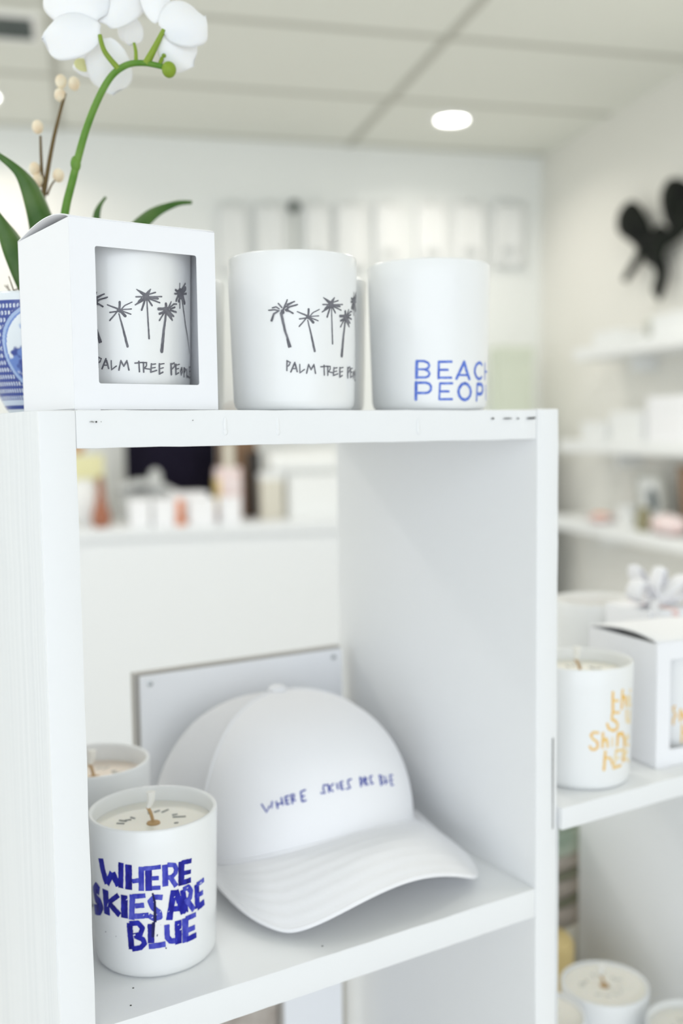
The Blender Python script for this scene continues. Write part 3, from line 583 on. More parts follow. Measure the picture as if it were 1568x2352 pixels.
ub('raw_strip', (W_ - TH - .0062, D_ - .0035, -1.29), (W_ - TH, D_ - .0002, ZS - .0214), 'raw_edge')
# worn paint: dark chips along the top board, a slit in the right panel
def chip(pts, y, m='bare_chip', parent=top, name='paint_chip'):
    mb = MB(); n = len(pts); q = [P3(x, y, z) for x, z in pts]
    mb.add([*q, *[p + Vector((0, .0006, 0)) for p in q]], [tuple(range(n))] + [(i, (i+1) % n, n + (i+1) % n, n + i) for i in range(n)])
    return mb.build(name, m, parent, smooth=False)
CH = [[(.3325, -.0061), (.3345, -.0053), (.3378, -.0052), (.3408, -.0050), (.3400, -.0062), (.3370, -.0064), (.3340, -.0063)],
      [(.3235, -.0060), (.3252, -.0055), (.3262, -.0058), (.3250, -.0064)],
      [(.3115, -.0059), (.3140, -.0055), (.3188, -.0056), (.3200, -.0060), (.3150, -.0063)],
      [(.3010, -.0059), (.3036, -.0052), (.3040, -.0064)]]
for c in CH: chip(c, -.0002)
chip([(.0305, -.0062), (.0312, -.0058), (.0316, -.0063), (.0310, -.0068)], -.0002)
chip([(.0272, -.0063), (.0286, -.0058), (.0300, -.0062), (.0296, -.0066), (.0285, -.0064)], -.0002, 'chip_grey')
chip([(.0335, -.0061), (.0339, -.0060), (.0338, -.0065)], -.0002, 'chip_grey')
chip([(.0860, -.0060), (.0866, -.0055), (.0868, -.0060)], -.0002, 'chip_grey')
chip([(W_ - .0048, -.2350), (W_ - .0038, -.2345), (W_ - .0038, -.3010), (W_ - .0046, -.3020)], -.0006, 'chip_grey', right, 'panel_slit')
dr = MB()
for x, z in ((.1065, -.0125), (.1405, -.0130), (.2420, -.0140)):
    dr.ball(P3(x, .0004, z + .004), (.0012, .0004, .0048), 10, 8)
    dr.ball(P3(x, .0004, z), (.0015, .0006, .0020), 10, 8)
dr.build('paint_drips', 'white_paint', top)
sp = MB()
for x, y in ((.172, .012), (.0445, .013), (.052, .03)): sp.ball(P3(x, y, ZS + .0001), (.0006, .0006, .0003), 8, 6)
sp.build('dark_specks', 'bare_chip', unit)

# low unit on the right
low = thing('low_display_shelf', 'low white painted shelf unit joined to the right of the tall one', 'shelf', (0, 0, 0))
def lb(name, a, b, m='white_paint', **k): return board(name, (a[0], a[1], a[2] + Z0), (b[0], b[1], b[2] + Z0), m, low, **k)
LX0, LX1 = .3645, .6500
lb('top_board', (LX0, -.0030, ZU - .0165), (LX1 + .12, D_, ZU), wob=.0002, seed=9)
lb('side_panel', (LX1, -.001, -Z0), (LX1 + .02, D_, ZU - .0167))
lb('shelf_board', (LX0, 0, -.622 - .02), (LX1, D_, -.622))
lb('shelf_board', (LX0, 0, -.97), (LX1, D_, -.95))
lb('side_panel', (LX0, .002, -Z0), (LX0 + .0015, .2, ZU - .0167))

# ------------------------------------------------------------------ candles
RT, RB, HC = .0403, .0377, .0938
def rad_at(h): return RB + (RT - RB) * h / HC
def jar_prof():
    o = [(.001, 0), (RB - .006, 0), (RB - .0025, .0007), (RB - .0006, .0028), (RB + .0002, .006)]
    o += [(rad_at(h), h) for h in (.02, .04, .06, .08, .0925)]
    o += [(RT - .0004, .0935), (RT - .0014, HC), (RT - .0024, .0935), (RT - .003, .092)]
    o += [(rad_at(h) - .0032, h) for h in (.07, .04, .014)] + [(RB - .008, .010), (.001, .010)]
    return o
def cyl(th, h, off=.0): 
    a = math.radians(th); r = rad_at(h) + off
    return Vector((r * math.sin(a), -r * math.cos(a), h))
def strokes_mesh(strokes, off=.00012, jag=0.0, round_caps=True, seed=1):
    """printed strokes lying on the jar's wall: (shade, width mm, angle, height mm, ...)"""
    mb = MB(); rnd = random.Random(seed)
    for si, st in enumerate(strokes):
        mb.slot = st[0]; w = st[1]; p = st[2:]
        pts = [(math.radians(p[i]) * RT, p[i + 1] / 1000) for i in range(0, len(p), 2)]
        ws = w if isinstance(w, tuple) else (w, w)
        seg = [0]
        for a, b in zip(pts, pts[1:]): seg.append(seg[-1] + math.hypot(b[0] - a[0], b[1] - a[1]))
        L = seg[-1] or 1e-6; n = max(2, int(L / .0012) + 1)
        o_ = off + si * .000004
        path = []
        for k in range(n + 1):
            d = L * k / n; j = 0
            while j < len(seg) - 2 and seg[j + 1] < d: j += 1
            f_ = (d - seg[j]) / max(seg[j + 1] - seg[j], 1e-9)
            path.append((pts[j][0] + (pts[j+1][0] - pts[j][0]) * f_, pts[j][1] + (pts[j+1][1] - pts[j][1]) * f_))
        rows = []; m_ = 3 if max(ws) > 1.6 else 1
        for k, (s_, h) in enumerate(path):
            a, b = path[max(k - 1, 0)], path[min(k + 1, n)]
            tx, ty = b[0] - a[0], b[1] - a[1]; q = math.hypot(tx, ty) or 1e-9
            nx, ny = -ty / q, tx / q
            ww = (ws[0] + (ws[-1] - ws[0]) * k / n) / 2000
            row = []
            for i in range(m_ + 1):
                e = (2 * i / m_ - 1)
                jj = (1 + jag * rnd.uniform(-1, 1)) if i in (0, m_) else 1
                row.append(cyl(math.degrees((s_ + nx * ww * e * jj) / RT), h + ny * ww * e * jj, o_))
            rows.append(row)
        wN = len(rows[0]); vs = [v for r_ in rows for v in r_]
        mb.add(vs, [(k*wN + i, k*wN + i + 1, (k+1)*wN + i + 1, (k+1)*wN + i) for k in range(n) for i in range(wN - 1)])
        ends = ((0, path[0]), (n, path[-1])) if round_caps else ()
        joints = [(None, q) for q in pts[1:-1]] if not round_caps else [(None, q) for q in pts[1:-1]]
        for k, (s_, h) in list(ends) + joints:
            ww = (ws[0] if k == 0 else ws[-1] if k == n else sum(ws) / len(ws)) / 2000
            vs = [cyl(math.degrees(s_ / RT), h, o_)] + [cyl(math.degrees((s_ + ww * math.cos(q * PI / 6)) / RT), h + ww * math.sin(q * PI / 6), o_) for q in range(12)]
            mb.add(vs, [(0, 1 + q, 1 + (q + 1) % 12) for q in range(12)])
    return mb
CG = 'white candle jars'
def candle(label, loc, scale=1.0, wax='wax', wax_h=.083, wick=True, group=CG, rz=0, print_=None, marks=None):
    t = thing('candle', label, 'candle', loc, rz, group, scale)
    MB().lathe(jar_prof(), 96).build('jar', 'glazed_white', t, angle=60)
    r = rad_at(wax_h) - .0032
    MB().lathe([(.001, wax_h), (r * .6, wax_h + .0001), (r * .93, wax_h + .0004), (r + .0001, wax_h + .0012), (r, wax_h - .01), (.001, wax_h - .01)], 64, cap1=False).build('wax', wax, t)
    if wick:
        w = MB().lathe([(.0045, wax_h - .001), (.0042, wax_h + .0008), (.0015, wax_h + .0012)], 16).tube(spline([(0, 0, wax_h), (-.0008, .002, wax_h + .006), (-.0022, .004, wax_h + .010)], 4), [.0011, .0012])
        o = w.build('wick', 'wick_brown', t)
        MB().tube(spline([(-.0022, .004, wax_h + .009), (.0002, .0045, wax_h + .013), (.0006, .005, wax_h + .019)], 4), [.0016, .0029, .0031]).build('wick_tip', 'wick_white', o)
    if print_:
        nm, st, ms, kw = print_
        strokes_mesh(st, **kw).build(nm, ms, t, smooth=True)
    if marks:
        m_ = MB()
        for x0, y0, x1, y1 in marks[0]:
            a, b = Vector((x0, y0, 0)) / 1000, Vector((x1, y1, 0)) / 1000
            n_ = (b - a).cross(Vector((0, 0, 1))).normalized() * .0005
            z = Vector((0, 0, wax_h + .0006))
            m_.add([a - n_ + z, b - n_ + z, b + n_ + z, a + n_ + z, a - n_ + z - Vector((0,0,.0006)), b - n_ + z - Vector((0,0,.0006)), b + n_ + z - Vector((0,0,.0006)), a + n_ + z - Vector((0,0,.0006))], [(0,1,2,3),(0,1,5,4),(2,3,7,6),(1,2,6,5),(3,0,4,7)])
        m_.build('wax_print', marks[1], t, smooth=False)
    return t
RING = [(-20, 12, -16, 9), (-17, 16, -13.5, 12), (-14, 14, -10, 13), (-9, 17, -7.5, 13.5), (4.5, 21, 3, 16), (7, 17, 11, 18), (11, 14, 16.5, 16.5), (15, 6, 18.5, 5.5), (14, 2.5, 21.5, -1), (11, -7.5, 13.5, -8)]
RING2 = RING + [(-18, -6, -13, -9), (-12, -12, -8, -16), (-3, -15, -2, -19), (3, -17, 7, -14)]
BR = ['blue_brush_%d' % k for k in range(5)]
sky = candle('front white candle lettered WHERE SKIES ARE BLUE in blue brush on middle shelf', P3(.0807, .066, ZS), print_=('painted_lettering', SKY_STROKES, BR, dict(jag=.07, round_caps=False, seed=5)), marks=(RING, 'faint_mark'))
candle('white candle half hidden behind the WHERE SKIES ARE BLUE candle by left post', P3(.0778, .1792, ZS), wax='wax_pink', wax_h=.080, marks=(RING2, 'faint_grey'))
palm = candle('white candle printed with grey palm trees, standing unboxed on the top board', P3(.1734, .0405, 0), 1.0152, wax_h=.068, print_=('palm_print', PALM_STROKES, ['ink_grey', 'ink_grey'], dict(jag=.12, seed=6)), rz=math.radians(7))
boxed = dup(palm, P3(.0667, .0543, .0010), 'white candle with grey palm trees inside the windowed white carton', 0, 1.0)
candle('white candle lettered BEACH PEOPLE in blue at the right end of top board', P3(.2806, .0415, 0), 1.0489, wax_h=.068, print_=('blue_lettering', BEACH_STROKES, ['blue_print'], dict(jag=.04, seed=8)))
candle('plain white candle mostly hidden between the carton and palm tree candle', P3(.1377, .1609, 0), wax_h=.068)
candle('plain white candle behind the gap between palm and BEACH PEOPLE candles', P3(.2262, .1110, 0), wax_h=.068)
candle('white candle with orange SUN SHINES HERE lettering on the low unit', P3(.4259, .0419, ZU), print_=('orange_lettering', SUN_STROKES, ['orange_print', 'orange_pale'], dict(jag=.08, seed=9)), marks=(RING, 'faint_mark'))
candle('white candle seen whole from above on the low unit lower shelf', P3(.5343, .1189, -.622), wax_h=.0905, marks=(RING2, 'faint_grey'))
candle('white candle on lower shelf, cut off by the tall unit right post', P3(.4500, .1150, -.622), wax_h=.0895, marks=(RING2, 'faint_grey'))
candle('white candle on lower shelf, at the bottom right corner of photo', P3(.5530, .0330, -.622), 0.98, wax_h=.086, marks=(RING2, 'faint_grey'))
candle('wide white candle jar behind the SUN SHINES HERE candle on the low unit', P3(.606, .206, ZU), 1.08, wax='wax_pink', wax_h=.080, wick=False)
t = thing('tea_light', 'pale yellow round candle behind the white candles on lower shelf', 'candle', P3(.570, .240, -.622))
MB().lathe([(.026, 0), (.030, .004), (.031, .070), (.028, .075), (.001, .076)], 40, cap1=False).build('wax', 'amber_yellow', t)
MB().tube([(0, 0, .075), (.001, 0, .085)], .001).build('wick', 'wick_white', t)

# ------------------------------------------------------------------ windowed cartons
CA, CHT = .0863, .1020
def carton(label, loc, rz, pr, seed=0):
    """built in its own frame: front face on y=0 from x=0..CA, depth +y"""
    t = thing('candle_box', label, 'box', loc, rz, 'white window boxes')
    x0, x1, z0, z1 = .0140, .0745, .0146, .0880
    k = 5; rr = .0013; inner = []; outer = []
    for (cx, cz, a0, ox, oz) in ((x1 - rr, z0 + rr, -90, CA, .0006), (x1 - rr, z1 - rr, 0, CA, CHT), (x0 + rr, z1 - rr, 90, 0, CHT), (x0 + rr, z0 + rr, 180, 0, .0006)):
        for i in range(k + 1):
            a = math.radians(a0 + 90 * i / k); inner.append((cx + rr * math.cos(a), cz + rr * math.sin(a)))
        outer.append((ox, oz))
    mb = MB(); n = len(inner)
    vs = [(x, 0, z) for x, z in inner] + [(x, 0, z) for x, z in outer] + [(x, .0006, z) for x, z in inner]
    fs = []
    for c in range(4):
        for i in range(k): fs.append((c*(k+1) + i, c*(k+1) + i + 1, n + c))
        a, b = c*(k+1) + k, ((c+1) % 4) * (k+1)
        fs.append((a, b, n + (c+1) % 4, n + c))
    for i in range(n): fs.append((i, (i+1) % n, n + 4 + (i+1) % n, n + 4 + i))
    mb.add(vs, fs)
    body = mb.build('front_panel', 'carton_white', t, smooth=False)
    th = .0006
    wl = MB().box((0, .0002, .0006), (th, CA, CHT)).box((CA - th, .0002, .0006), (CA, CA, CHT)).box((0, CA - th, .0006), (CA, CA, CHT)).box((0, .0002, .0004), (CA, CA, .0010))
    wl.build('walls', 'carton_white', t, smooth=False)
    # lid: folds over from the front edge, its sides bow up
    def lid(a, b):
        return (CA * a, CA * b, CHT + .0002 + .0052 * math.sin(PI * b ** .8) * (1 - .25 * math.sin(PI * a)))
    MB().sheet(lid, 12, 24).build('lid', 'carton_white', t, solid=.0006)
    def tuck(a, b): return (.004 + (CA - .008) * a, CA - .001 - .0005 * b, CHT - .018 * b)
    MB().sheet(tuck, 8, 4).build('tuck_flap', 'carton_white', t, solid=.0005)
    MB().add([(.001, -.0012, .0003), (.0012, .055, .0012), (.03, .055, .0012), (.014, -.0012, .0003)], [(0, 1, 2, 3)]).build('bottom_flap', 'carton_white', t, solid=.0004, smooth=False)
    return t
carton('white window carton on the top board showing a palm tree candle inside', P3(.0221, .0080, 0), math.radians(3.72), None)
carton('white window carton on the low unit at right photo edge with lid slit', P3(.485, .018, ZU), math.radians(-7.1), None)
candle('white candle with orange lettering inside the carton at right photo edge', P3(.5332, .0555, ZU + .0010), print_=('orange_lettering', SUN2_STROKES, ['orange_print', 'orange_pale'], dict(jag=.08, seed=10)), rz=0)

# ribbon tied gift box behind
t = thing('ribbon_box', 'white gift box with a big white ribbon bow at right photo edge', 'box', P3(.601, .127, ZU), math.radians(-7))
t.scale = (.78, .78, 1.12)
MB().box((-.037, -.037, 0), (.037, .037, .088)).build('box_body', 'carton_white', t, smooth=False, bevel=.001)
MB().box((-.039, -.039, .074), (.039, .039, .095)).build('lid', 'carton_white', t, smooth=False, bevel=.001)
MB().box((-.005, -.0398, 0), (.005, .0398, .0958)).build('ribbon_band', 'pale_pink', t, smooth=False)
for nm, path, w in (('bow_loop', [(0, 0, .096), (-.016, -.01, .112), (-.036, -.015, .117), (-.042, -.015, .105), (-.02, -.01, .098), (0, 0, .096)], .026),
                    ('bow_loop', [(.002, 0, .096), (.02, -.01, .110), (.038, -.012, .118), (.044, -.012, .106), (.022, -.008, .099), (.002, 0, .096)], .026),
                    ('bow_loop', [(0, 0, .096), (-.016, .01, .114), (-.018, .012, .127), (-.006, .012, .118), (.0, 0, .097)], .022),
                    ('bow_loop', [(.002, 0, .096), (.010, .008, .112), (.020, .010, .124), (.022, .010, .112), (.004, 0, .097)], .022),
                    ('ribbon_tail', [(0, -.005, .097), (-.014, -.02, .101), (-.028, -.034, .0985), (-.034, -.043, .084)], .016),
                    ('ribbon_tail', [(.004, -.005, .097), (.016, -.02, .102), (.028, -.034, .0985), (.032, -.043, .080)], .016)):
    pts = spline(path, 8); K = len(pts)
    def fn(a, b, pts=pts, K=K, w=w):
        p = pts[min(int(round(b * (K - 1))), K - 1)]
        return p + Vector((0, (a - .5) * w, .002 * math.sin(PI * a)))
    MB().sheet(fn, 5, K).build(nm, 'ribbon_white', t, solid=.0008)
MB().ball((.002, 0, .100), (.007, .010, .006), 14, 8).build('knot', 'ribbon_white', t)

# folded textiles standing at the back of the low unit
zc = -.622
FL = [('cloth_taupe', .022), ('cloth_dark', .010), ('cloth_taupe', .020), ('cloth_dark', .011), ('cloth_taupe', .017), ('cloth_green', .030), ('cloth_green', .021)]
names = ['taupe folded cloth at the bottom of the stack under the low unit', 'thin dark folded cloth just above the bottom taupe one', 'taupe folded cloth, third from the bottom of the stack', 'dark folded cloth in middle of the stack',
         'taupe folded cloth just below the green ones in the stack', 'thick green folded cloth, second from the top of the stack', 'green folded cloth on the top of the stack']
zc += .0
t = thing('cloth_riser', 'beige low block under the stack of folded cloths on lower shelf', 'block', P3(.668 - .075, .32, -1.30))
MB().box((-.10, -.042, 0), (.11, .06, .725)).build('block', 'beige', t, smooth=False, bevel=.003)
zc = -1.30 + .725
for i, ((m, h), lab) in enumerate(zip(FL, names)):
    t = thing('folded_cloth', lab, 'cloth', P3(.668 - .075, .32, zc), math.radians((i * 37 % 5 - 2) * .6), 'folded cloths in the stack')
    def fn(a, b, h=h, i=i):
        an = 2 * PI * a; cx = math.copysign(abs(math.cos(an)) ** .35, math.cos(an)); cy = math.copysign(abs(math.sin(an)) ** .35, math.sin(an))
        e = 1 - .10 * (2 * b - 1) ** 4
        return (.085 * cx * e, .038 * cy * e, h * b)
    mb = MB().sheet(fn, 48, 8, True); nv = 48
    mb.add(mb.v[:nv], [tuple(range(nv))]); mb.add(mb.v[7*nv:8*nv], [tuple(range(nv))])
    mb.build('fold', m, t)
    zc += h + .0004

# white block leaning low in the tall unit
t = thing('display_board', 'white upright panel low in the tall unit beneath the cap shelf', 'panel', P3(.2885, .240, ZS * 2))
MB().box((-.0305, -.006, 0), (.0305, .006, .30)).build('panel', 'acrylic', t, smooth=False, bevel=.001)
MB().box((-.0335, -.007, 0), (-.0305, .007, .30)).build('panel_edge', 'acrylic_edge', t, smooth=False, bevel=.0005)
t = thing('mottled_print', 'mottled brown board standing low in the tall unit at bottom edge', 'board', P3(.185, .246, ZS * 2))
MB().box((-.075, -.004, 0), (.0705, .004, .262)).build('board', 'mottled_brown', t, smooth=False, bevel=.001)
MB().box((.0700, -.0045, 0), (.0722, .0045, .262)).build('board_edge', 'wood_brown', t, smooth=False)

# ------------------------------------------------------------------ acrylic plaque behind the cap
t = thing('acrylic_plaque', 'clear backed white acrylic plaque with corner screws behind the white cap', 'plaque', P3(.1400, .2505, ZS))
pw, phh = .1930, .1315
MB().box((0, 0, 0), (pw, .0030, phh)).build('front_plate', 'acrylic', t, smooth=False, bevel=.0004)
MB().box((-.0042, .0042, 0), (pw, .0110, phh + .0022)).build('back_plate', 'acrylic_edge', t, smooth=False, bevel=.0004)
for x, z in ((.0085, phh - .007), (pw - .0095, phh - .007), (.0085, .007), (pw - .0095, .007)):
    s_ = MB().lathe([(.0006, .0012), (.0022, .0008), (.0024, 0), (.0024, -.0002)], 20).build('screw', 'steel', t, Matrix.Translation((x, -.0001, z)) @ Matrix.Rotation(PI / 2, 4, 'X'))
    MB().box((-.0017, -.0003, .0009), (.0017, .0003, .0013)).build('slot', 'hook_dark', s_, smooth=False)

# ------------------------------------------------------------------ cap
CX0, CY0, CA_, CBF, CBB, CAX, CAY, CZA = .2335, .150, .0875, .086, .096, .2315, .184, .121
def crown_pt(th, ph, off=0.0):
    s_, c_ = math.sin(th), math.cos(th)
    k = 0 if c_ > 0 else min(1, -c_ * 3)
    e = 1 - .65 * k
    bx = CX0 + CA_ * (1 + .16 * k) * math.copysign(abs(s_) ** e, s_)
    by = CY0 - (CBF * c_ if c_ > 0 else -CBB * abs(c_) ** e)
    bz = .013 + .030 * max(0, c_) ** 1.5 - .010 * max(0, -c_)
    p = .74 - .16 * max(0, c_) + .21 * max(0, -c_)
    cp = max(math.cos(ph), 0); rho = cp ** p if cp > 1e-9 else 0; h = math.sin(ph) ** .94 if ph > 0 else 0
    k = 1 + off / .09
    return Vector((CAX + (bx - CAX) * rho * k, CAY + (by - CAY) * rho * k, bz + (CZA + off - bz) * h))
SEAM = math.radians(86)
cap = thing('baseball_cap', 'white foam front trucker cap with small blue stitched words on middle shelf', 'cap', P3(0, 0, ZS))
MB().sheet(lambda a, b: crown_pt(-SEAM + 2 * SEAM * a, PI / 2 * b), 64, 40).build('front_panel', 'cap_foam', cap, solid=.0016)
MB().sheet(lambda a, b: crown_pt(SEAM + (2 * PI - 2 * SEAM) * a, PI / 2 * b, -.0012), 64, 40).build('mesh_back', 'cap_mesh', cap, solid=.0010)
for sg in (-1, 1):
    MB().sheet(lambda a, b, sg=sg: crown_pt(sg * (SEAM + math.radians(1.5) + math.radians(4.0) * (a - .5)), PI / 2 * (.0 + .97 * b), .0018 * math.sin(PI * a)), 6, 40).build('seam_tape', 'cap_foam', cap, solid=.0006)
MB().ball((CAX, CAY, CZA + .0015), (.0075, .0075, .0038), 20, 10).build('button', 'cap_foam', cap)
BT = math.radians(74)
def brim_pt(a, r, dz=0):
    th = -BT + 2 * BT * a; ph = th / BT * PI / 2
    I = crown_pt(th, 0, -.001)
    c_ = max(math.cos(ph), 0)
    o = Vector((CX0 + .0930 * math.copysign(abs(math.sin(ph)) ** .92, math.sin(ph)), .128 - .1270 * c_ ** .46, 0))
    dx = o.x - CX0; zar = .0320 - 5.4 * dx * dx; zar = .5 * (zar + math.sqrt(zar * zar + 1.2e-5))
    b = c_ ** .3; o.z = zar * b + (I.z) * (1 - b) + .0014
    q = I.lerp(o, r)
    # the brim falls away steadily and keeps its arch
    q.z += .006 * math.sin(PI * r) * c_
    q.z = max(q.z, .0016) + .00022 * math.sin(2 * PI * r * 7) * (1 if .12 < r < .95 else 0) + dz
    return q
MB().sheet(lambda a, b: brim_pt(a, b), 72, 60).build('brim', 'cap_foam', cap, solid=.0026)
MB().tube([brim_pt(i / 71, 1.0) for i in range(72)], .0017, 8).build('brim_edge', 'cap_foam', cap)
MB().tube([crown_pt(-BT + 2 * BT * i / 60, .012, .0008) for i in range(61)], .0011, 8).build('brim_seam', 'cap_foam', cap)
MB().sheet(lambda a, b: crown_pt(2 * PI * a, .02 + .22 * b, -.0035), 96, 4, True).build('sweatband', 'cap_mesh', cap, solid=.001)
th = MB()
for st in CAP_STITCHES:
    pts = [Vector(st[i:i+3]) for i in range(0, len(st), 3)]
    ctr = Vector((CAX, CAY, .03))
    th.tube([p + (p - ctr).normalized() * .0010 for p in pts], .00058, 6)
th.build('stitched_words', 'cap_thread', cap)

# ------------------------------------------------------------------ potted orchid
orc = thing('potted_orchid', 'white orchid in a blue and white porcelain pot behind the carton', 'plant', P3(.0420, .1440, 0))
def L(p): return Vector(p) - Vector((.0420, .1440, 0))
PH = .0745
def pot_r(h):
    q = h / PH
    return .0215 + .0200 * (1 - (1 - q) ** 2.3)
NP_, NZ = 440, 180
mb = MB(); prof = [(pot_r(PH * i / NZ), PH * i / NZ) for i in range(NZ + 1)]
mb.lathe([(.012, .0005)] + prof + [(pot_r(PH) - .0012, PH + .0012), (pot_r(PH) - .003, PH), (pot_r(PH) - .0045, PH - .012)], NP_, cap1=True)
pot = mb.build('pot', 'porcelain_pattern', orc, angle=70)
ca = pot.data.color_attributes.new('pattern', 'FLOAT_COLOR', 'POINT')
PALE, DEEP, MID, LITE = (.78, .83, .86), (.035, .065, .30), (.14, .24, .58), (.36, .48, .72)
rnd = random.Random(11); blobs = [(rnd.uniform(-.016, .016), rnd.uniform(.012, .058), rnd.uniform(.003, .0075), rnd.choice((DEEP, MID, MID, LITE))) for _ in range(26)]
def mix(a, b, t_): return tuple(x + (y - x) * t_ for x, y in zip(a, b))
for v in pot.data.vertices:
    x, y, z = v.co; an = math.atan2(x, -y)
    col = None
    for m0 in (-.24, 1.34, 2.92, -1.82):
        d = (an - m0 + PI) % (2 * PI) - PI
        if abs(d) > .95: continue
        sx = d * .034; r_ = math.hypot(sx / .0235, (z - .041) / .0285)
        if r_ < .86:
            col = PALE
            for bx_, bz_, br_, bc in blobs:
                q = math.hypot(sx - bx_, (z - bz_) * 1.15) / br_ + .16 * math.sin(sx * 1300) * math.sin(z * 1100)
                if q < 1: col = mix(col, bc, min(1, (1 - q) * 3))
        elif r_ < .90: col = MID
        elif r_ < .975: col = LITE
        elif r_ < 1.01: col = DEEP
        if col: break
    if col is None:
        gx, gz = an * 17, z / .0043
        cell = math.hypot((gx + (.5 if int(gz) % 2 else 0)) % 1 - .5, gz % 1 - .5)
        col = mix(PALE, DEEP, min(1, max(0, (cell - .24) * 9)))
        if cell < .12: col = MID
    if z > PH - .0042: col = PALE
    elif z > PH - .0055: col = DEEP
    if z < .0035: col = PALE
    elif z < .006: col = DEEP
    elif z < .0095: col = mix(PALE, LITE, .35)
    ca.data[v.index].color = (*col, 1)
MB().sheet(lambda a, b: (.034 * b * math.cos(2*PI*a), .034 * b * math.sin(2*PI*a), PH - .006 + .008 * (1 - b) + .0022 * math.sin(a * 60 + b * 9) * b), 60, 10, True).build('moss', 'moss', orc, solid=.002)
ms = MB(); rnd = random.Random(4)
for k in range(46):
    a = rnd.uniform(0, 6.28); r_ = rnd.uniform(.010, .036); p = Vector((r_ * math.cos(a), r_ * math.sin(a), PH - .004))
    ms.tube(spline([p, p + Vector((rnd.uniform(-.005, .005), rnd.uniform(-.005, .005), rnd.uniform(.005, .011))), p + Vector((rnd.uniform(-.011, .011), rnd.uniform(-.01, .01), rnd.uniform(.004, .017)))], 4), [.0006, .0003], 5)
ms.build('dry_root_fibres', 'twig_brown', orc)
STEM = [(.049, .149, .064), [0.053, 0.1437, 0.0895], [0.0579, 0.1376, 0.1296], [0.0619, 0.1324, 0.1498], [0.0704, 0.1235, 0.1845], [0.0813, 0.1148, 0.2108], [0.0903, 0.1067, 0.2201], [0.1003, 0.0984, 0.2212], [0.1128, 0.0894, 0.2176]]
pts = spline([L(p) for p in STEM], 8)
MB().tube(pts, [.0030 - .0013 * i / (len(pts) - 1) for i in range(len(pts))], 12).build('flower_stem', 'stem_green', orc)
MB().ball(L((.0640, .1297, .1615)), (.0034, .0034, .0052), 14, 10).build('stem_node', 'stem_green', orc)
for k, pth, ra in ((0, [[0.0871, 0.1085, 0.2185], [0.0791, 0.1107, 0.2286], [0.0764, 0.111, 0.2383]], [.0019, .0013]),
               (1, [[0.1017, 0.0976, 0.2209], [0.1059, 0.0924, 0.2302], [0.1104, 0.0883, 0.2403]], [.0026, .0013]),
               (2, [[0.0961, 0.101, 0.221], [0.0975, 0.1044, 0.2293], [0.0983, 0.1093, 0.2363]], [.0014, .0010]),
               (3, [[0.1085, 0.0933, 0.2192], [0.1126, 0.0951, 0.2268], [0.1181, 0.0968, 0.2299]], [.0014, .0011])):
    pp = spline([L(p) for p in pth], 6)
    MB().tube(pp, [ra[0] + (ra[1] - ra[0]) * i / (len(pp) - 1) for i in range(len(pp))], 10).build('flower_stalk', 'bud_green', orc)
MB().ball(L((.1134, .0889, .2165)), (.0046, .0046, .0050), 18, 12).build('flower_bud', 'bud_green', orc)
MB().ball(L((.1136, .0945, .2270)), (.0034, .0030, .0028), 16, 10).build('flower_bud', 'bud_green', orc)
PET = [([.0767, .111, .2404], [.0478, .14, .2393], [-.001, -.0021, -.0300], .0045, 1),
       ([.0769, .114, .2487], [.0587, .1495, .286], [-.0278, .0142, -.0271], .006, 1),
       ([.0807, .1138, .2467], [.1065, .1202, .2797], [-.0212, .0141, .0139], .005, 1),
       ([.0811, .1176, .2391], [.0932, .1357, .2107], [.0250, -.0150, .0012], .004, 1),
       ([.1099, .0886, .2397], [.1384, .0867, .253], [-.0126, .0103, .0285], .005, 1),
       ([.1101, .0907, .2383], [.1324, .0934, .2232], [.0147, -.0069, .0205], .004, 1),
       ([.1098, .094, .2468], [.1114, .1117, .283], [-.0163, .0095, -.0039], .004, 1),
       ([.1009, .1214, .2571], [.1028, .1282, .2418], [.0144, -.0089, -.0022], .003, 1)]
for b_, t_, w_, cup, _ in PET:
    B_, T_, Wv = L(b_), L(t_), Vector(w_); ax = T_ - B_; nn = ax.cross(Wv).normalized()
    if nn.dot(CAM - (B_ + orc.location)) > 0: nn = -nn
    def fn(a, b, B_=B_, ax=ax, Wv=Wv, nn=nn, cup=cup):
        wd = max(1 - abs(2 * (.04 + .96 * b) ** 1.25 - 1) ** 2.4, 0) ** .5
        x = (a - .5)
        tip = 1 - .06 * (2 * x) ** 2 * b
        return B_ + ax * b * tip + Wv * x * wd + nn * (cup * (4 * x * x * wd - math.sin(PI * b) * .9) + .0012 * math.sin(7 * x) * b)
    MB().sheet(fn, 17, 20).build('petal', 'petal', orc, solid=.0006)
LB = L((.0768, .1385, .2268)) + _r2 * .0062 + _u2 * .0030
lx, ly = _r2, _u2                # the lip's own broad side directions
lip = MB().sheet(lambda a, b: LB + lx * (-.0085 + .0088 * b * math.cos(2*PI*a)) + ly * (.0002 + .0068 * b * math.sin(2*PI*a) * (1 + .2 * math.cos(2*PI*a))) + _f * (.006 * b * b + .001 * math.sin(6 * PI * a) * b), 36, 10, True)
lp = lip.build('flower_lip', 'petal', orc, solid=.0008)
MB().ball(LB + lx * -.0035 + ly * -.0002 + _f * -.0010, (.0020, .0012, .0030), 14, 8).build('maroon_throat', 'lip_maroon', lp)
MB().ball(LB + lx * -.0095 + ly * -.0012 + _f * .0006, (.0060, .0018, .0042), 14, 8).build('yellow_throat', 'lip_yellow', lp)
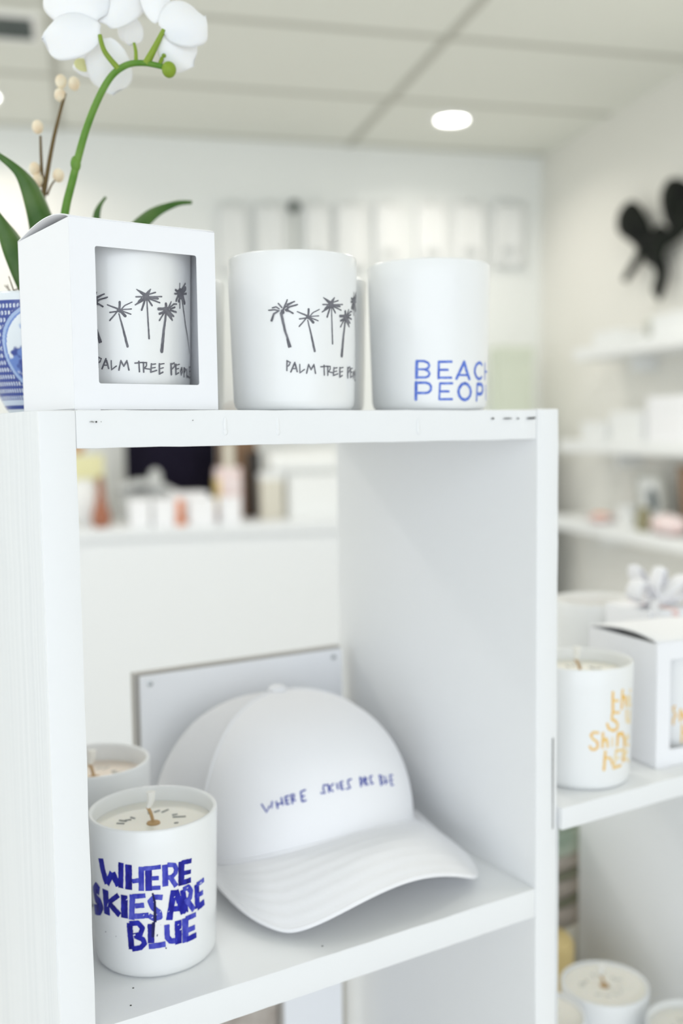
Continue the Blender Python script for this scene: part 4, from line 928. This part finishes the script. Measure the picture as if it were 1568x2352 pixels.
for nm, pth, w, fold in (('leaf', [(.047, .158, .068), [0.0482, 0.1609, 0.0914], [0.0505, 0.1623, 0.1205], [0.0465, 0.1608, 0.1413], [0.0381, 0.1618, 0.1603], [0.0228, 0.1663, 0.1729]], .0165, .003),
                   ('leaf', [(.044, .144, .066), [0.0371, 0.1433, 0.0828], [0.0297, 0.1439, 0.1032], [0.0228, 0.1437, 0.1191], [0.0134, 0.1449, 0.1348]], .0170, .004),
                   ('leaf', [(.058, .158, .068), (.075, .178, .088), [0.1079, 0.1847, 0.1118], [0.1199, 0.186, 0.132], [0.136, 0.1836, 0.1483], [0.152, 0.1807, 0.1562], [0.165, 0.1788, 0.1578]], .0140, .002),
                   ('leaf', [(.054, .162, .068), (.078, .190, .096), [0.0968, 0.1932, 0.1235], [0.0975, 0.1946, 0.1423], [0.0998, 0.194, 0.151], [0.1039, 0.1921, 0.1572]], .0048, .001)):
    pts = spline([L(p) for p in pth], 8); K = len(pts)
    def fn(a, b, pts=pts, K=K, w=w, fold=fold):
        i = min(int(round(b * (K - 1))), K - 1); p = pts[i]
        tt = (pts[min(i+1, K-1)] - pts[max(i-1, 0)]).normalized()
        vd = (p + orc.location - CAM).normalized()
        sd = tt.cross((vd * .6 + Vector((0, 0, -.8))).normalized()).normalized(); up = sd.cross(tt)
        wd = w * (.45 + .55 * math.sin(PI * min(1, b * .80 + .12))) * (1 - b ** 5) + .0003
        return p + sd * (a - .5) * wd + up * fold * (4 * (a - .5) ** 2)
    MB().sheet(fn, 9, K).build(nm, 'leaf_green', orc, solid=.0012)
tw = MB()
tw.tube(spline([L(p) for p in [(.050, .165, .066), [0.0498, 0.1836, 0.0945], [0.053, 0.1846, 0.1245], [0.0586, 0.1843, 0.1574], [0.0661, 0.1832, 0.1932], [0.074, 0.1811, 0.2216]]], 6), [.0026, .0010], 8)
tw.tube(spline([L(p) for p in [[0.0576, 0.1846, 0.1544], [0.0574, 0.1867, 0.1754], [0.0578, 0.1881, 0.1927]]], 6), [.0013, .0008], 8)
tw.tube(spline([L(p) for p in [[0.0596, 0.1832, 0.1519], [0.0625, 0.1821, 0.1588], [0.0658, 0.1805, 0.1632]]], 6), [.0008, .0005], 6)
twig = tw.build('dry_twig', 'twig_brown', orc)
for p in [[0.0719, 0.1832, 0.23], [0.0796, 0.1784, 0.2284], [0.0709, 0.1829, 0.2207], [0.0566, 0.1899, 0.1990], [0.0533, 0.1887, 0.17], [0.067, 0.18, 0.1653], [0.0549, 0.1869, 0.1619]]:
    MB().ball(L(p), (.0039, .0039, .0047), 14, 10).build('cream_bud', 'bud_cream', twig)
